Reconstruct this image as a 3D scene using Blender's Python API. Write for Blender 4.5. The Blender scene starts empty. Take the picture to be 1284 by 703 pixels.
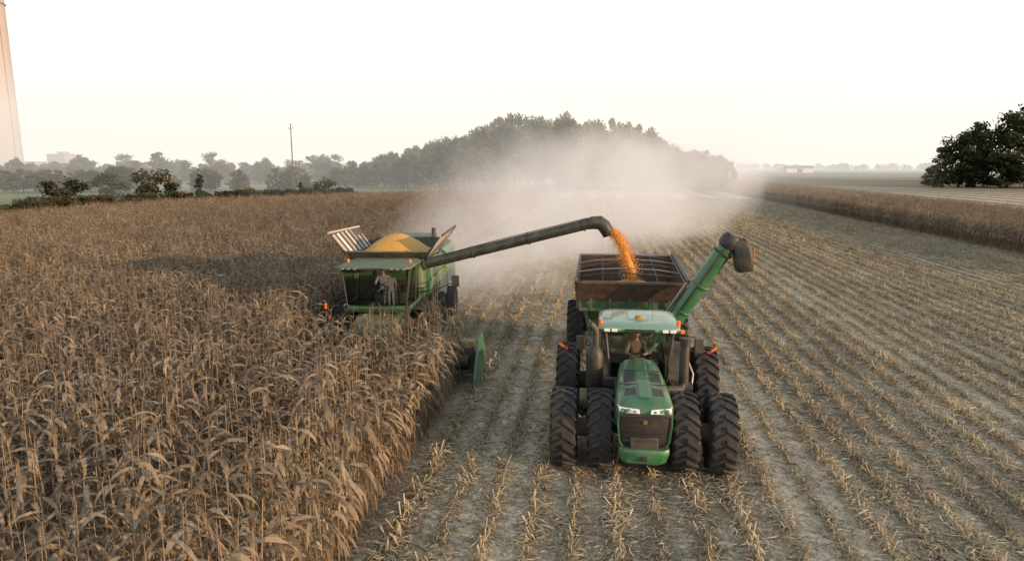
import bpy, math, random
from mathutils import Vector, Matrix
rnd = random.Random(7)
R = math.radians
scene = bpy.context.scene
scene.view_settings.view_transform = 'Standard'
scene.view_settings.look = 'None'
scene.view_settings.exposure = 0
COL = scene.collection

# ------------------------------------------------------------------ materials
def new_mat(name):
    m = bpy.data.materials.new(name); m.use_nodes = True
    nt = m.node_tree; nt.nodes.clear()
    return m, nt, nt.nodes, nt.links

def paint(name, col, rough=0.4, metal=0.0, dust=0.25, scale=3.0, coat=0.0, dustcol=(0.33,0.27,0.19), bump=0.0):
    m, nt, N, L = new_mat(name)
    out = N.new('ShaderNodeOutputMaterial'); b = N.new('ShaderNodeBsdfPrincipled')
    tc = N.new('ShaderNodeTexCoord'); n = N.new('ShaderNodeTexNoise')
    n.inputs['Scale'].default_value = scale; n.inputs['Detail'].default_value = 8; n.inputs['Roughness'].default_value = 0.65
    L.new(tc.outputs['Object'], n.inputs['Vector'])
    geo = N.new('ShaderNodeNewGeometry'); sep = N.new('ShaderNodeSeparateXYZ'); L.new(geo.outputs['Normal'], sep.inputs[0])
    mr = N.new('ShaderNodeMapRange'); mr.inputs[1].default_value = 0.38; mr.inputs[2].default_value = 0.68
    mr.inputs[3].default_value = 0.15*dust; mr.inputs[4].default_value = dust
    L.new(n.outputs['Fac'], mr.inputs[0])
    up = N.new('ShaderNodeMapRange'); up.inputs[1].default_value = 0.0; up.inputs[2].default_value = 1.0
    up.inputs[3].default_value = 0.8; up.inputs[4].default_value = 1.3
    L.new(sep.outputs['Z'], up.inputs[0])
    mu = N.new('ShaderNodeMath'); mu.operation = 'MULTIPLY'; mu.use_clamp = True
    L.new(mr.outputs[0], mu.inputs[0]); L.new(up.outputs[0], mu.inputs[1])
    mx = N.new('ShaderNodeMixRGB'); mx.inputs[1].default_value = (*col, 1); mx.inputs[2].default_value = (*dustcol, 1)
    L.new(mu.outputs[0], mx.inputs[0]); L.new(mx.outputs[0], b.inputs['Base Color'])
    rr = N.new('ShaderNodeMath'); rr.operation = 'ADD'; rr.inputs[1].default_value = rough; rr.use_clamp = True
    L.new(mu.outputs[0], rr.inputs[0]); L.new(rr.outputs[0], b.inputs['Roughness'])
    b.inputs['Metallic'].default_value = metal
    b.inputs['Coat Weight'].default_value = coat
    if bump > 0:
        bp = N.new('ShaderNodeBump'); bp.inputs['Strength'].default_value = bump; bp.inputs['Distance'].default_value = 0.02
        n2 = N.new('ShaderNodeTexNoise'); n2.inputs['Scale'].default_value = scale*12; L.new(tc.outputs['Object'], n2.inputs['Vector'])
        L.new(n2.outputs['Fac'], bp.inputs['Height']); L.new(bp.outputs[0], b.inputs['Normal'])
    L.new(b.outputs[0], out.inputs[0])
    return m

GREEN = paint('green_paint', (0.018,0.135,0.052), 0.3, dust=0.26, coat=0.4)
GREEN2 = paint('green_paint_dusty', (0.022,0.10,0.042), 0.4, dust=0.45)
ROOF = paint('cab_roof_sky_sheen', (0.16,0.34,0.22), 0.25, dust=0.35, coat=0.5)  # paler than the body green: sky reflection put into the colour
BLACK = paint('black_plastic', (0.018,0.018,0.02), 0.45, dust=0.16)
BLACKD = paint('black_dusty_metal', (0.02,0.024,0.022), 0.5, dust=0.28)
YELLOW = paint('yellow_rim_paint', (0.40,0.26,0.025), 0.45, dust=0.6, dustcol=(0.12,0.10,0.07))
HUB = paint('hub_dark', (0.05,0.042,0.02), 0.6, dust=0.4)  # near-black brown for the hub extensions between dual tyres
RUBBER = paint('tyre_rubber', (0.019,0.021,0.025), 0.75, dust=0.14, scale=5, bump=0.2)
MAROON = paint('maroon_paint', (0.045,0.022,0.019), 0.42, dust=0.22)
GREY = paint('grey_steel', (0.28,0.28,0.28), 0.35, metal=0.7, dust=0.3)
WHITE = paint('white_paint', (0.75,0.75,0.73), 0.4, dust=0.2)
ORANGE = paint('orange_lens_and_sun_patch', (0.85,0.2,0.02), 0.25, dust=0.0)
RED = paint('red_lens', (0.6,0.03,0.02), 0.3, dust=0.1)
LAMP = paint('headlamp_lens', (0.85,0.87,0.9), 0.1, dust=0.03, coat=1)
AUGERM = paint('auger_tube_paint', (0.012,0.020,0.016), 0.38, dust=0.2, coat=0.2)
SEATM = paint('seat_fabric', (0.05,0.05,0.045), 0.9, dust=0.1)
PALERIB = paint('pale_panel', (0.5,0.42,0.36), 0.6, dust=0.3)
def grille_mat():
    m, nt, N, L = new_mat('grille_mesh')
    out = N.new('ShaderNodeOutputMaterial'); b = N.new('ShaderNodeBsdfPrincipled')
    tc = N.new('ShaderNodeTexCoord'); v = N.new('ShaderNodeTexVoronoi'); v.inputs['Scale'].default_value = 45
    L.new(tc.outputs['Object'], v.inputs['Vector'])
    n = N.new('ShaderNodeTexNoise'); n.inputs['Scale'].default_value = 5; n.inputs['Detail'].default_value = 6; L.new(tc.outputs['Object'], n.inputs['Vector'])
    cr = N.new('ShaderNodeValToRGB'); cr.color_ramp.elements[0].position = 0.25; cr.color_ramp.elements[0].color = (0.006,0.006,0.006,1)
    cr.color_ramp.elements[1].position = 0.5; cr.color_ramp.elements[1].color = (0.035,0.03,0.026,1)
    L.new(v.outputs['Distance'], cr.inputs[0])
    mx = N.new('ShaderNodeMixRGB'); mx.inputs[2].default_value = (0.10,0.07,0.045,1)
    mr = N.new('ShaderNodeMapRange'); mr.inputs[1].default_value = 0.48; mr.inputs[2].default_value = 0.78; mr.inputs[4].default_value = 0.4
    L.new(n.outputs['Fac'], mr.inputs[0]); L.new(mr.outputs[0], mx.inputs[0]); L.new(cr.outputs[0], mx.inputs[1])
    L.new(mx.outputs[0], b.inputs['Base Color']); b.inputs['Roughness'].default_value = 0.6
    L.new(b.outputs[0], out.inputs[0]); return m
GRILLE = grille_mat()

def glass_mat(name='cab_glass', tint=(0.72,0.78,0.74)):
    m, nt, N, L = new_mat(name)
    out = N.new('ShaderNodeOutputMaterial'); t = N.new('ShaderNodeBsdfTransparent'); t.inputs[0].default_value = (*tint, 1)
    g = N.new('ShaderNodeBsdfGlossy'); g.inputs['Roughness'].default_value = 0.03; g.inputs[0].default_value = (0.9,0.9,0.9,1)
    fr = N.new('ShaderNodeFresnel'); fr.inputs[0].default_value = 1.4
    mx = N.new('ShaderNodeMixShader')
    L.new(fr.outputs[0], mx.inputs[0]); L.new(t.outputs[0], mx.inputs[1]); L.new(g.outputs[0], mx.inputs[2])
    L.new(mx.outputs[0], out.inputs[0]); return m
GLASS = glass_mat()

def grain_mat(name='corn_grain', c1=(0.80,0.50,0.14), c2=(0.55,0.28,0.05)):
    m, nt, N, L = new_mat(name)
    out = N.new('ShaderNodeOutputMaterial'); b = N.new('ShaderNodeBsdfPrincipled')
    tc = N.new('ShaderNodeTexCoord'); v = N.new('ShaderNodeTexVoronoi'); v.inputs['Scale'].default_value = 60
    L.new(tc.outputs['Object'], v.inputs['Vector'])
    cr = N.new('ShaderNodeValToRGB'); cr.color_ramp.elements[0].color = (*c1,1); cr.color_ramp.elements[1].color = (*c2,1)
    cr.color_ramp.elements[1].position = 0.7
    L.new(v.outputs['Distance'], cr.inputs[0]); L.new(cr.outputs[0], b.inputs['Base Color'])
    bp = N.new('ShaderNodeBump'); bp.inputs['Strength'].default_value = 0.5; bp.inputs['Distance'].default_value = 0.02
    L.new(v.outputs['Distance'], bp.inputs['Height']); L.new(bp.outputs[0], b.inputs['Normal'])
    b.inputs['Roughness'].default_value = 0.6
    L.new(b.outputs[0], out.inputs[0]); return m
GRAIN = grain_mat()
STREAM = grain_mat('falling_corn_grain', (0.88,0.44,0.09), (0.7,0.30,0.04))

def foliage_mat(name, transl=0.3, rnd_amt=0.35, rough=0.7):
    m, nt, N, L = new_mat(name)
    out = N.new('ShaderNodeOutputMaterial'); b = N.new('ShaderNodeBsdfPrincipled'); t = N.new('ShaderNodeBsdfTranslucent')
    at = N.new('ShaderNodeAttribute'); at.attribute_name = 'Col'
    oi = N.new('ShaderNodeObjectInfo')
    mr = N.new('ShaderNodeMapRange'); mr.inputs[3].default_value = 1-rnd_amt; mr.inputs[4].default_value = 1+rnd_amt
    L.new(oi.outputs['Random'], mr.inputs[0])
    hs = N.new('ShaderNodeVectorMath'); hs.operation = 'SCALE'
    L.new(at.outputs['Color'], hs.inputs[0]); L.new(mr.outputs[0], hs.inputs['Scale'])
    L.new(hs.outputs[0], b.inputs['Base Color']); L.new(hs.outputs[0], t.inputs[0])
    b.inputs['Roughness'].default_value = rough; b.inputs['Specular IOR Level'].default_value = 0.25
    mx = N.new('ShaderNodeMixShader'); mx.inputs[0].default_value = transl
    L.new(b.outputs[0], mx.inputs[1]); L.new(t.outputs[0], mx.inputs[2]); L.new(mx.outputs[0], out.inputs[0])
    return m
CORNM = foliage_mat('dry_corn', 0.3, 0.2)
STUBM = foliage_mat('corn_stubble', 0.1, 0.2, 0.85)
LEAFM = foliage_mat('tree_foliage', 0.25, 0.35)

# ------------------------------------------------------------------ mesh helper
class Part:
    def __init__(s, name, parent=None):
        s.name = name; s.parent = parent; s.V = []; s.F = []; s.M = []; s.mats = []
    def mi(s, m):
        if m not in s.mats: s.mats.append(m)
        return s.mats.index(m)
    def add(s, vs, fs, m):
        o = len(s.V); k = s.mi(m)
        s.V += [tuple(v) for v in vs]
        for f in fs: s.F.append(tuple(i+o for i in f)); s.M.append(k)
    def box(s, c, d, m, rot=None):
        mt = Matrix.Identity(3)
        if rot: 
            from mathutils import Euler
            mt = Euler([R(a) for a in rot]).to_matrix()
        vs = []
        for z in (-.5,.5):
            for x, y in ((-.5,-.5),(.5,-.5),(.5,.5),(-.5,.5)):
                vs.append(mt @ Vector((x*d[0], y*d[1], z*d[2])) + Vector(c))
        s.add(vs, [(3,2,1,0),(4,5,6,7),(0,1,5,4),(1,2,6,5),(2,3,7,6),(3,0,4,7)], m)
    def hexa(s, b4, t4, m):
        s.add(list(b4)+list(t4), [(3,2,1,0),(4,5,6,7),(0,1,5,4),(1,2,6,5),(2,3,7,6),(3,0,4,7)], m)
    def tube(s, pts, r, m, seg=12, caps=True):
        pts = [Vector(p) for p in pts]; n = len(pts)
        rs = r if isinstance(r, (list,tuple)) else [r]*n
        vs = []; prev = None
        for i, p in enumerate(pts):
            d = (pts[min(i+1,n-1)] - pts[max(i-1,0)]).normalized()
            if prev is None:
                a = Vector((0,0,1)) if abs(d.z) < 0.9 else Vector((1,0,0))
                u = d.cross(a).normalized()
            else:
                u = (prev - d*prev.dot(d)).normalized()
            prev = u; w = d.cross(u)
            for k in range(seg):
                t = 2*math.pi*k/seg
                vs.append(p + (u*math.cos(t) + w*math.sin(t))*rs[i])
        fs = []
        for i in range(n-1):
            for k in range(seg):
                k2 = (k+1) % seg
                fs.append((i*seg+k, i*seg+k2, (i+1)*seg+k2, (i+1)*seg+k))
        if caps:
            fs.append(tuple(range(seg-1,-1,-1))); fs.append(tuple((n-1)*seg+k for k in range(seg)))
        s.add(vs, fs, m)
    def cyl(s, a, b, r, m, seg=14, r2=None):
        s.tube([a,b], [r, r if r2 is None else r2], m, seg)
    def prism(s, prof, x0, x1, m):   # prof in (y,z)
        n = len(prof)
        vs = [(x0,y,z) for y,z in prof] + [(x1,y,z) for y,z in prof]
        fs = [tuple(range(n)), tuple(range(2*n-1,n-1,-1))]
        for i in range(n):
            j = (i+1) % n; fs.append((i, i+n, j+n, j))
        s.add(vs, fs, m)
    def loft(s, rings, m, caps=True, closed=True):
        n = len(rings[0]); vs = [v for r in rings for v in r]; fs = []
        for i in range(len(rings)-1):
            for k in range(n if closed else n-1):
                k2 = (k+1) % n
                fs.append((i*n+k, i*n+k2, (i+1)*n+k2, (i+1)*n+k))
        if caps:
            fs.append(tuple(range(n-1,-1,-1))); fs.append(tuple((len(rings)-1)*n+k for k in range(n)))
        s.add(vs, fs, m)
    def lathe(s, prof, c, m, seg=36, axis='X'):  # prof (axial, radius)
        vs = []; n = len(prof)
        for k in range(seg):
            t = 2*math.pi*k/seg
            for a, r in prof:
                if axis == 'X': vs.append((c[0]+a, c[1]+r*math.cos(t), c[2]+r*math.sin(t)))
                else: vs.append((c[0]+r*math.cos(t), c[1]+r*math.sin(t), c[2]+a))
        fs = []
        for k in range(seg):
            k2 = (k+1) % seg
            for i in range(n-1):
                fs.append((k*n+i, k*n+i+1, k2*n+i+1, k2*n+i))
        s.add(vs, fs, m)
    def finish(s, bevel=0.0, smooth=True, solid=0.0):
        me = bpy.data.meshes.new(s.name); me.from_pydata(s.V, [], s.F)
        for m in s.mats: me.materials.append(m)
        me.polygons.foreach_set('material_index', s.M)
        import bmesh
        bm = bmesh.new(); bm.from_mesh(me); bmesh.ops.recalc_face_normals(bm, faces=bm.faces); bm.to_mesh(me); bm.free()
        if smooth:
            me.polygons.foreach_set('use_smooth', [True]*len(me.polygons)); me.set_sharp_from_angle(angle=R(38))
        ob = bpy.data.objects.new(s.name, me); COL.objects.link(ob)
        if s.parent: ob.parent = s.parent
        if solid > 0:
            md = ob.modifiers.new('solid','SOLIDIFY'); md.thickness = solid
        if bevel > 0:
            md = ob.modifiers.new('bev','BEVEL'); md.width = bevel; md.segments = 2; md.limit_method = 'ANGLE'; md.angle_limit = R(40)
        return ob

def empty(name, loc):
    e = bpy.data.objects.new(name, None); e.location = loc; e.empty_display_size = 0.3; COL.objects.link(e); return e

def tyre(name, parent, c, rad, w, rimr, side=1, nl=20, rim=None):
    p = Part(name, parent); h = w/2; rt = rad-0.045
    prof = [(-h*0.72,rimr),(-h*0.95,rimr+0.08),(-h,(rimr+rt)/2),(-h*0.95,rt-0.09),(-h*0.8,rt-0.015),(0,rt),(h*0.8,rt-0.015),(h*0.95,rt-0.09),(h,(rimr+rt)/2),(h*0.95,rimr+0.08),(h*0.72,rimr)]
    p.lathe(prof, c, RUBBER, 40)
    for sd in (-1,1):
        for k in range(nl):
            t0 = 2*math.pi*(k+(0.5 if sd>0 else 0))/nl; dl = 0.24; th = 0.30*2*math.pi/nl
            vs = []
            for (x, t, rr) in ((0.0*h,t0,rad),(0.55*h,t0+dl*0.45,rad-0.003),(0.97*h,t0+dl,rad-0.03),(1.02*h,t0+dl*1.1,rad-0.15)):
                for dt in (-th/2, th/2):
                    for q in (rr, rt-0.06 if x < 0.9*h else rr-0.07):
                        vs.append((c[0]+sd*x, c[1]+q*math.cos(t+dt), c[2]+q*math.sin(t+dt)))
            fs = []
            for i in range(3):
                a = i*4; b2 = a+4
                fs += [(a,b2,b2+2,a+2),(a,a+1,b2+1,b2),(a+2,b2+2,b2+3,a+3)]
            fs += [(0,2,3,1),(12,13,15,14)]
            p.add(vs, fs, RUBBER)
    rm = rim or YELLOW; s = side
    p.lathe([(-h*0.72,rimr),(-h*0.72,rimr-0.04),(h*0.72,rimr-0.04),(h*0.72,rimr)], c, rm, 36)
    p.lathe([(s*h*0.1,0.0),(s*h*0.1,rimr*0.45),(s*h*0.3,rimr*0.7),(s*h*0.3,rimr-0.04)], c, rm, 36)
    p.cyl((c[0]+s*h*0.05,c[1],c[2]), (c[0]+s*h*0.62,c[1],c[2]), rimr*0.3, rm, 18)
    for k in range(8):
        t = 2*math.pi*k/8
        y = c[1]+rimr*0.38*math.cos(t); z = c[2]+rimr*0.38*math.sin(t)
        p.cyl((c[0]+s*h*0.1,y,z),(c[0]+s*h*0.22,y,z),0.02,GREY,6)
    return p.finish()

# ------------------------------------------------------------------ people
def person(name, loc, shirt, pants, hair, scale=1.0, seated=True, rotz=0, cap=None, arms='wheel'):
    root = empty(name, loc); root.rotation_euler = (0,0,R(rotz)); root.scale = (scale,)*3
    skin = paint(name+'_skin', (0.5,0.28,0.2), 0.5, dust=0); sh = paint(name+'_shirt', shirt, 0.85, dust=0.05); pa = paint(name+'_pants', pants, 0.85, dust=0.1)
    boot = paint(name+'_boots', (0.06,0.04,0.03), 0.7, dust=0.3); hr = paint(name+'_hair', hair, 0.6, dust=0)
    V=[]; E=[]; Rr=[]; cat=[]; roots=[]
    def v(p, r):
        V.append(Vector(p)); Rr.append(r); return len(V)-1
    def e(a,b,c): E.append((a,b)); cat.append(c)
    pel = v((0,0,0),0.135); roots.append(pel)
    sp = v((0,0.03,0.22),0.125); ch = v((0,0.02,0.42),0.14); nk = v((0,0.01,0.54),0.058); nk2 = v((0,-0.01,0.62),0.055)
    e(pel,sp,sh); e(sp,ch,sh); e(ch,nk,sh); e(nk,nk2,skin)
    for s in (-1,1):
        so = v((s*0.18,0.02,0.47),0.066); e(ch,so,sh)
        if arms == 'wheel': el=(s*0.26,-0.12,0.23); wr=(s*0.17,-0.37,0.27)
        elif arms == 'lap': el=(s*0.25,0.02,0.2); wr=(s*0.12,-0.22,0.1)
        else: el=(s*0.25,0.03,0.2); wr=(s*0.24,-0.06,-0.04)
        a = v(el,0.046); b = v(wr,0.032); e(so,a,sh); e(a,b,skin)
        d = (Vector(wr)-Vector(el)).normalized()
        pm = Vector(wr)+d*0.07; c = v(pm,0.032); e(b,c,skin)
        side = d.cross(Vector((0,0,1)) if abs(d.z)<0.8 else Vector((0,1,0))).normalized(); dn = side.cross(d).normalized()
        if dn.z > 0: dn = -dn
        for k,(o,ln) in enumerate(((-0.024,0.075),(-0.008,0.085),(0.008,0.08),(0.024,0.062))):
            f0 = v(pm+side*o,0.010); f1 = v(pm+side*o*1.15+d*ln*0.55,0.009); f2 = v(pm+side*o*1.15+d*ln*0.85+dn*ln*0.4,0.008)
            roots.append(f0); e(f0,f1,skin); e(f1,f2,skin)
        t0 = v(Vector(wr)+d*0.03-side*s*0.02,0.012); t1 = v(Vector(wr)+d*0.06-side*s*0.05,0.010); t2 = v(Vector(wr)+d*0.095-side*s*0.05+dn*0.01,0.009)
        roots.append(t0); e(t0,t1,skin); e(t1,t2,skin)
        hp = v((s*0.095,0,-0.04),0.095); e(pel,hp,pa)
        if seated: kn=(s*0.13,-0.42,0.0); an=(s*0.13,-0.46,-0.41); to=(s*0.14,-0.62,-0.45)
        else: kn=(s*0.10,-0.02,-0.45); an=(s*0.10,0.02,-0.86); to=(s*0.12,-0.14,-0.91)
        k_ = v(kn,0.065); an_ = v(an,0.045); to_ = v(to,0.04); e(hp,k_,pa); e(k_,an_,pa); e(an_,to_,boot)
    me = bpy.data.meshes.new(name+'_sk'); me.from_pydata([tuple(x) for x in V], E, [])
    ob = bpy.data.objects.new(name+'_sk', me); COL.objects.link(ob)
    ob.modifiers.new('skin','SKIN')
    if not me.skin_vertices: 
        bpy.context.view_layer.objects.active = ob
    sv = me.skin_vertices[0].data
    for i, r in enumerate(Rr):
        sv[i].radius = (r,r*0.86 if r>0.11 else r); sv[i].use_root = i in roots
    ss = ob.modifiers.new('sub','SUBSURF'); ss.levels = 2; ss.render_levels = 2
    dg = bpy.context.evaluated_depsgraph_get(); dg.update()
    m2 = bpy.data.meshes.new_from_object(ob.evaluated_get(dg)); m2.name = 'body'
    bpy.data.objects.remove(ob)
    m2.materials.clear(); mats = [sh, pa, skin, boot]
    for m in mats: m2.materials.append(m)
    segs = [(V[a],V[b],mats.index(c)) for (a,b),c in zip(E,cat)]
    for p in m2.polygons:
        c = p.center; best = 9; bi = 0
        for a,b,k in segs:
            ab = b-a; t = max(0,min(1,(c-a).dot(ab)/ab.length_squared)); dd = (a+ab*t-c).length
            if dd < best: best = dd; bi = k
        p.material_index = bi; p.use_smooth = True
    body = bpy.data.objects.new('body', m2); COL.objects.link(body); body.parent = root
    h = Part('head', root); hc = Vector((0,-0.03,0.73))
    def ell(c, rx, ry, rz, m, zmin=-1.0, sg=16, rn=10):
        vs=[]; fs=[]
        for i in range(rn+1):
            ph = math.pi*i/rn
            for k in range(sg):
                t = 2*math.pi*k/sg
                z = max(math.cos(ph), zmin); rr = math.sin(ph)
                jaw = 1.0-0.22*max(0,-z)
                vs.append((c[0]+rx*rr*math.cos(t)*jaw, c[1]+ry*rr*math.sin(t)*jaw, c[2]+rz*z))
        for i in range(rn):
            for k in range(sg):
                fs.append((i*sg+k, i*sg+(k+1)%sg, (i+1)*sg+(k+1)%sg, (i+1)*sg+k))
        h.add(vs, fs, m)
    ell(hc, 0.078, 0.097, 0.118, skin)
    ell(hc+Vector((0,0.014,0.02)), 0.086, 0.1, 0.112, hr, zmin=0.1 if cap else -0.15)
    h.add([hc+Vector(q) for q in ((-0.014,-0.088,-0.02),(0.014,-0.088,-0.02),(0,-0.092,0.02),(0,-0.12,-0.022),(0,-0.09,-0.03))], [(0,3,2),(3,1,2),(0,4,3),(4,1,3)], skin)
    for s in (-1,1):
        ell(hc+Vector((s*0.03,-0.086,0.005)), 0.013,0.01,0.009, WHITE, sg=8, rn=6)
        ell(hc+Vector((s*0.03,-0.094,0.005)), 0.006,0.005,0.006, BLACK, sg=8, rn=6)
        ell(hc+Vector((s*0.08,0.0,-0.005)), 0.012,0.022,0.032, skin, sg=8, rn=6)
    h.box(hc+Vector((0,-0.083,-0.052)), (0.045,0.012,0.01), RED)
    if cap:
        cm = paint(name+'_cap', cap, 0.8, dust=0.1)
        ell(hc+Vector((0,0.005,0.035)), 0.09,0.108,0.1, cm, zmin=0.05)
        h.box(hc+Vector((0,-0.13,0.045)), (0.13,0.11,0.012), cm, rot=(8,0,0))
    h.finish()
    return root

# ------------------------------------------------------------------ TRACTOR (front axle at origin, faces -Y)
T = empty('tractor', (0.95,14.15,0))
for s in (-1,1):
    tyre('front_tyre_inner_%d'%s, T, (s*0.87,0,0.84), 0.85, 0.55, 0.44, s)
    tyre('front_tyre_outer_%d'%s, T, (s*1.64,0,0.84), 0.85, 0.55, 0.44, s)
    tyre('rear_tyre_inner_%d'%s, T, (s*0.92,3.0,0.95), 0.96, 0.56, 0.52, s, 22)
    tyre('rear_tyre_outer_%d'%s, T, (s*1.70,3.0,0.95), 0.96, 0.56, 0.52, s, 22)
p = Part('chassis', T)
p.box((0,1.2,0.85),(0.55,4.6,0.5),BLACKD); p.box((0,0,0.8),(0.6,0.7,0.5),BLACKD)
p.cyl((-1.85,0,0.84),(1.85,0,0.84),0.11,BLACKD); p.cyl((-1.9,3.0,0.95),(1.9,3.0,0.95),0.13,BLACKD)
for s in (-1,1):
    p.cyl((s*1.0,0,0.84),(s*1.5,0,0.84),0.2,HUB,20)
    p.cyl((s*1.0,3.0,0.95),(s*1.6,3.0,0.95),0.22,HUB,20)
    p.tube([(s*0.45,-0.5,0.95),(s*0.62,-0.2,0.9),(s*0.7,0.1,0.85)],0.05,BLACKD,8)
p.box((0,3.9,0.5),(0.16,1.6,0.1),BLACKD)
p.finish(0.02)
# hood
def hood_ring(y, w, zb, zs, zt):
    return [(-w*0.96,y,zb),(-w,y,(zb+zs)/2),(-w,y,zs),(-w*0.9,y,zs+(zt-zs)*0.55),(-w*0.66,y,zs+(zt-zs)*0.88),(-w*0.3,y,zt),(w*0.3,y,zt),(w*0.66,y,zs+(zt-zs)*0.88),(w*0.9,y,zs+(zt-zs)*0.55),(w,y,zs),(w,y,(zb+zs)/2),(w*0.96,y,zb)]
p = Part('hood', T)
p.loft([hood_ring(-1.08,0.46,1.58,1.6,1.66), hood_ring(-1.02,0.54,1.4,1.62,1.75), hood_ring(-0.8,0.57,1.2,1.66,1.84), hood_ring(-0.2,0.56,1.15,1.70,1.92), hood_ring(0.6,0.52,1.15,1.70,1.96), hood_ring(1.5,0.47,1.15,1.70,1.98)], GREEN)
p.finish(0.012)
p = Part('hood_panels', T)
def hz(y): 
    return 1.84+(y+0.8)*0.133 if y<-0.2 else 1.92+(y+0.2)*0.05
p.loft([[(-0.13,y,hz(y)-0.01),(-0.10,y,hz(y)+0.025),(0.10,y,hz(y)+0.025),(0.13,y,hz(y)-0.01)] for y in (-0.85,-0.6,-0.2,0.6,1.45)], GREEN)
for s in (-1,1):
    for (y0,y1) in ((-0.72,-0.38),(-0.05,0.5)):
        p.hexa([(s*0.17,y0,hz(y0)-0.03),(s*0.40,y0,hz(y0)-0.075),(s*0.38,y1,hz(y1)-0.075),(s*0.17,y1,hz(y1)-0.03)],
           [(s*0.17,y0,hz(y0)+0.006),(s*0.40,y0,hz(y0)-0.022),(s*0.38,y1,hz(y1)-0.022),(s*0.17,y1,hz(y1)+0.006)], BLACK)
    p.box((s*0.535,0.4,1.45),(0.06,1.5,0.34),GRILLE); p.box((s*0.575,-0.5,1.42),(0.03,0.5,0.4),GRILLE)
p.box((0,-0.22,hz(-0.22)-0.005),(0.95,0.015,0.03),BLACK); p.box((0,0.6,hz(0.6)-0.005),(0.8,0.015,0.03),BLACK)
p.finish(0.006)
p = Part('grille', T)
rings = []
for z,w,y in ((0.88,0.43,-1.0),(1.0,0.49,-1.06),(1.35,0.52,-1.10),(1.58,0.51,-1.09)):
    rings.append([(-w,y+0.2,z),(-w,y+0.05,z),(-w*0.8,y,z),(0,y-0.03,z),(w*0.8,y,z),(w,y+0.05,z),(w,y+0.2,z)])
p.loft(rings, GRILLE, caps=False, closed=False)
for k in range(1,6):
    z = 0.92+k*0.11; p.tube([(-0.42,-1.085,z),(0,-1.135,z),(0.42,-1.085,z)],0.006,BLACK,5)
for s in (-1,1): p.tube([(s*0.43,-1.03,0.88),(s*0.49,-1.06,1.0),(s*0.525,-1.09,1.35),(s*0.515,-1.07,1.57)],0.018,GREEN,6)
p.box((0,-0.7,1.2),(0.95,0.55,0.75),BLACK)
p.finish()
p = Part('headlights', T)
for s in (-1,1):
    p.hexa([(s*0.10,-1.13,1.60),(s*0.50,-1.06,1.585),(s*0.53,-0.9,1.6),(s*0.12,-0.95,1.6)],[(s*0.12,-1.10,1.675),(s*0.52,-1.02,1.70),(s*0.55,-0.88,1.70),(s*0.12,-0.92,1.68)],LAMP)
    for q in (0.2,0.33,0.45): p.cyl((s*q,-1.125+q*0.09,1.635),(s*q,-1.14+q*0.09,1.638),0.028,GREY,10)
p.box((0,-1.12,1.55),(1.0,0.04,0.035),BLACK)
p.finish(0.01)
p = Part('badge', T); p.cyl((0,-1.135,1.43),(0,-1.15,1.43),0.045,YELLOW,6); p.cyl((0,-1.15,1.43),(0,-1.155,1.43),0.03,GREEN,6); p.finish()
p = Part('front_bumper', T)
rings=[]
for z,w,y in ((0.50,0.36,-1.02),(0.58,0.44,-1.16),(0.78,0.5,-1.2),(0.87,0.5,-1.16)):
    rings.append([(-w,-0.3,z),(-w,y+0.1,z),(-w*0.75,y,z),(w*0.75,y,z),(w,y+0.1,z),(w,-0.3,z)])
p.loft(rings, GREEN)
p.box((0,-1.21,0.7),(0.12,0.06,0.1),BLACK)
p.finish(0.012)
# cab
p = Part('cab_frame', T)
zb,zt = 1.2,2.56
def post(a,b,r=0.035): p.tube([a,b],r,BLACK,6)
for s in (-1,1):
    post((s*0.62,1.55,zb),(s*0.78,1.68,zt)); post((s*0.84,2.4,zb),(s*0.86,2.4,zt),0.03); post((s*0.8,3.3,zb+0.1),(s*0.8,3.25,zt))
    p.box((s*0.8,2.4,1.2),(0.12,1.7,0.3),BLACK)
    post((s*0.62,1.55,zb),(s*0.84,2.0,zb)); 
p.box((0,1.6,1.25),(1.25,0.1,0.4),BLACK); p.box((0,3.3,1.35),(1.6,0.08,0.5),BLACK); p.box((0,2.4,1.1),(1.6,1.8,0.08),BLACK)
p.box((0,1.72,2.57),(1.6,0.08,0.07),BLACK)
p.tube([(0.1,1.5,1.55),(-0.25,1.56,2.1)],0.012,BLACK,5)
p.finish(0.008)
p = Part('cab_glass', T)
p.add([(-0.6,1.55,1.3),(0,1.50,1.3),(0.6,1.55,1.3),(-0.75,1.68,2.55),(0,1.62,2.55),(0.75,1.68,2.55)],[(0,1,4,3),(1,2,5,4)],GLASS)
for s in (-1,1):
    p.add([(s*0.63,1.57,1.3),(s*0.84,2.38,1.3),(s*0.86,2.38,2.55),(s*0.78,1.7,2.55)],[(0,1,2,3)],GLASS)
    p.add([(s*0.84,2.42,1.3),(s*0.8,3.28,1.4),(s*0.8,3.24,2.55),(s*0.86,2.42,2.55)],[(0,1,2,3)],GLASS)
p.add([(-0.78,3.3,1.6),(0.78,3.3,1.6),(0.78,3.25,2.55),(-0.78,3.25,2.55)],[(0,1,2,3)],GLASS)
p.finish(smooth=False)
p = Part('cab_roof', T)
def rr(y0,y1,w,z,c=0.16):
    return [(-w+c,y0,z),(w-c,y0,z),(w,y0+c,z),(w,y1-c,z),(w-c,y1,z),(-w+c,y1,z),(-w,y1-c,z),(-w,y0+c,z)]
p.loft([rr(1.5,3.4,0.88,2.60),rr(1.44,3.45,0.94,2.65),rr(1.46,3.44,0.93,2.70),rr(1.6,3.35,0.82,2.76),rr(1.85,3.1,0.6,2.78)],ROOF)
p.loft([rr(1.5,3.38,0.88,2.59),rr(1.43,3.46,0.95,2.62),rr(1.43,3.46,0.95,2.645)],GREEN)
p.box((0,2.45,2.785),(0.5,0.9,0.03),ROOF)
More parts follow.
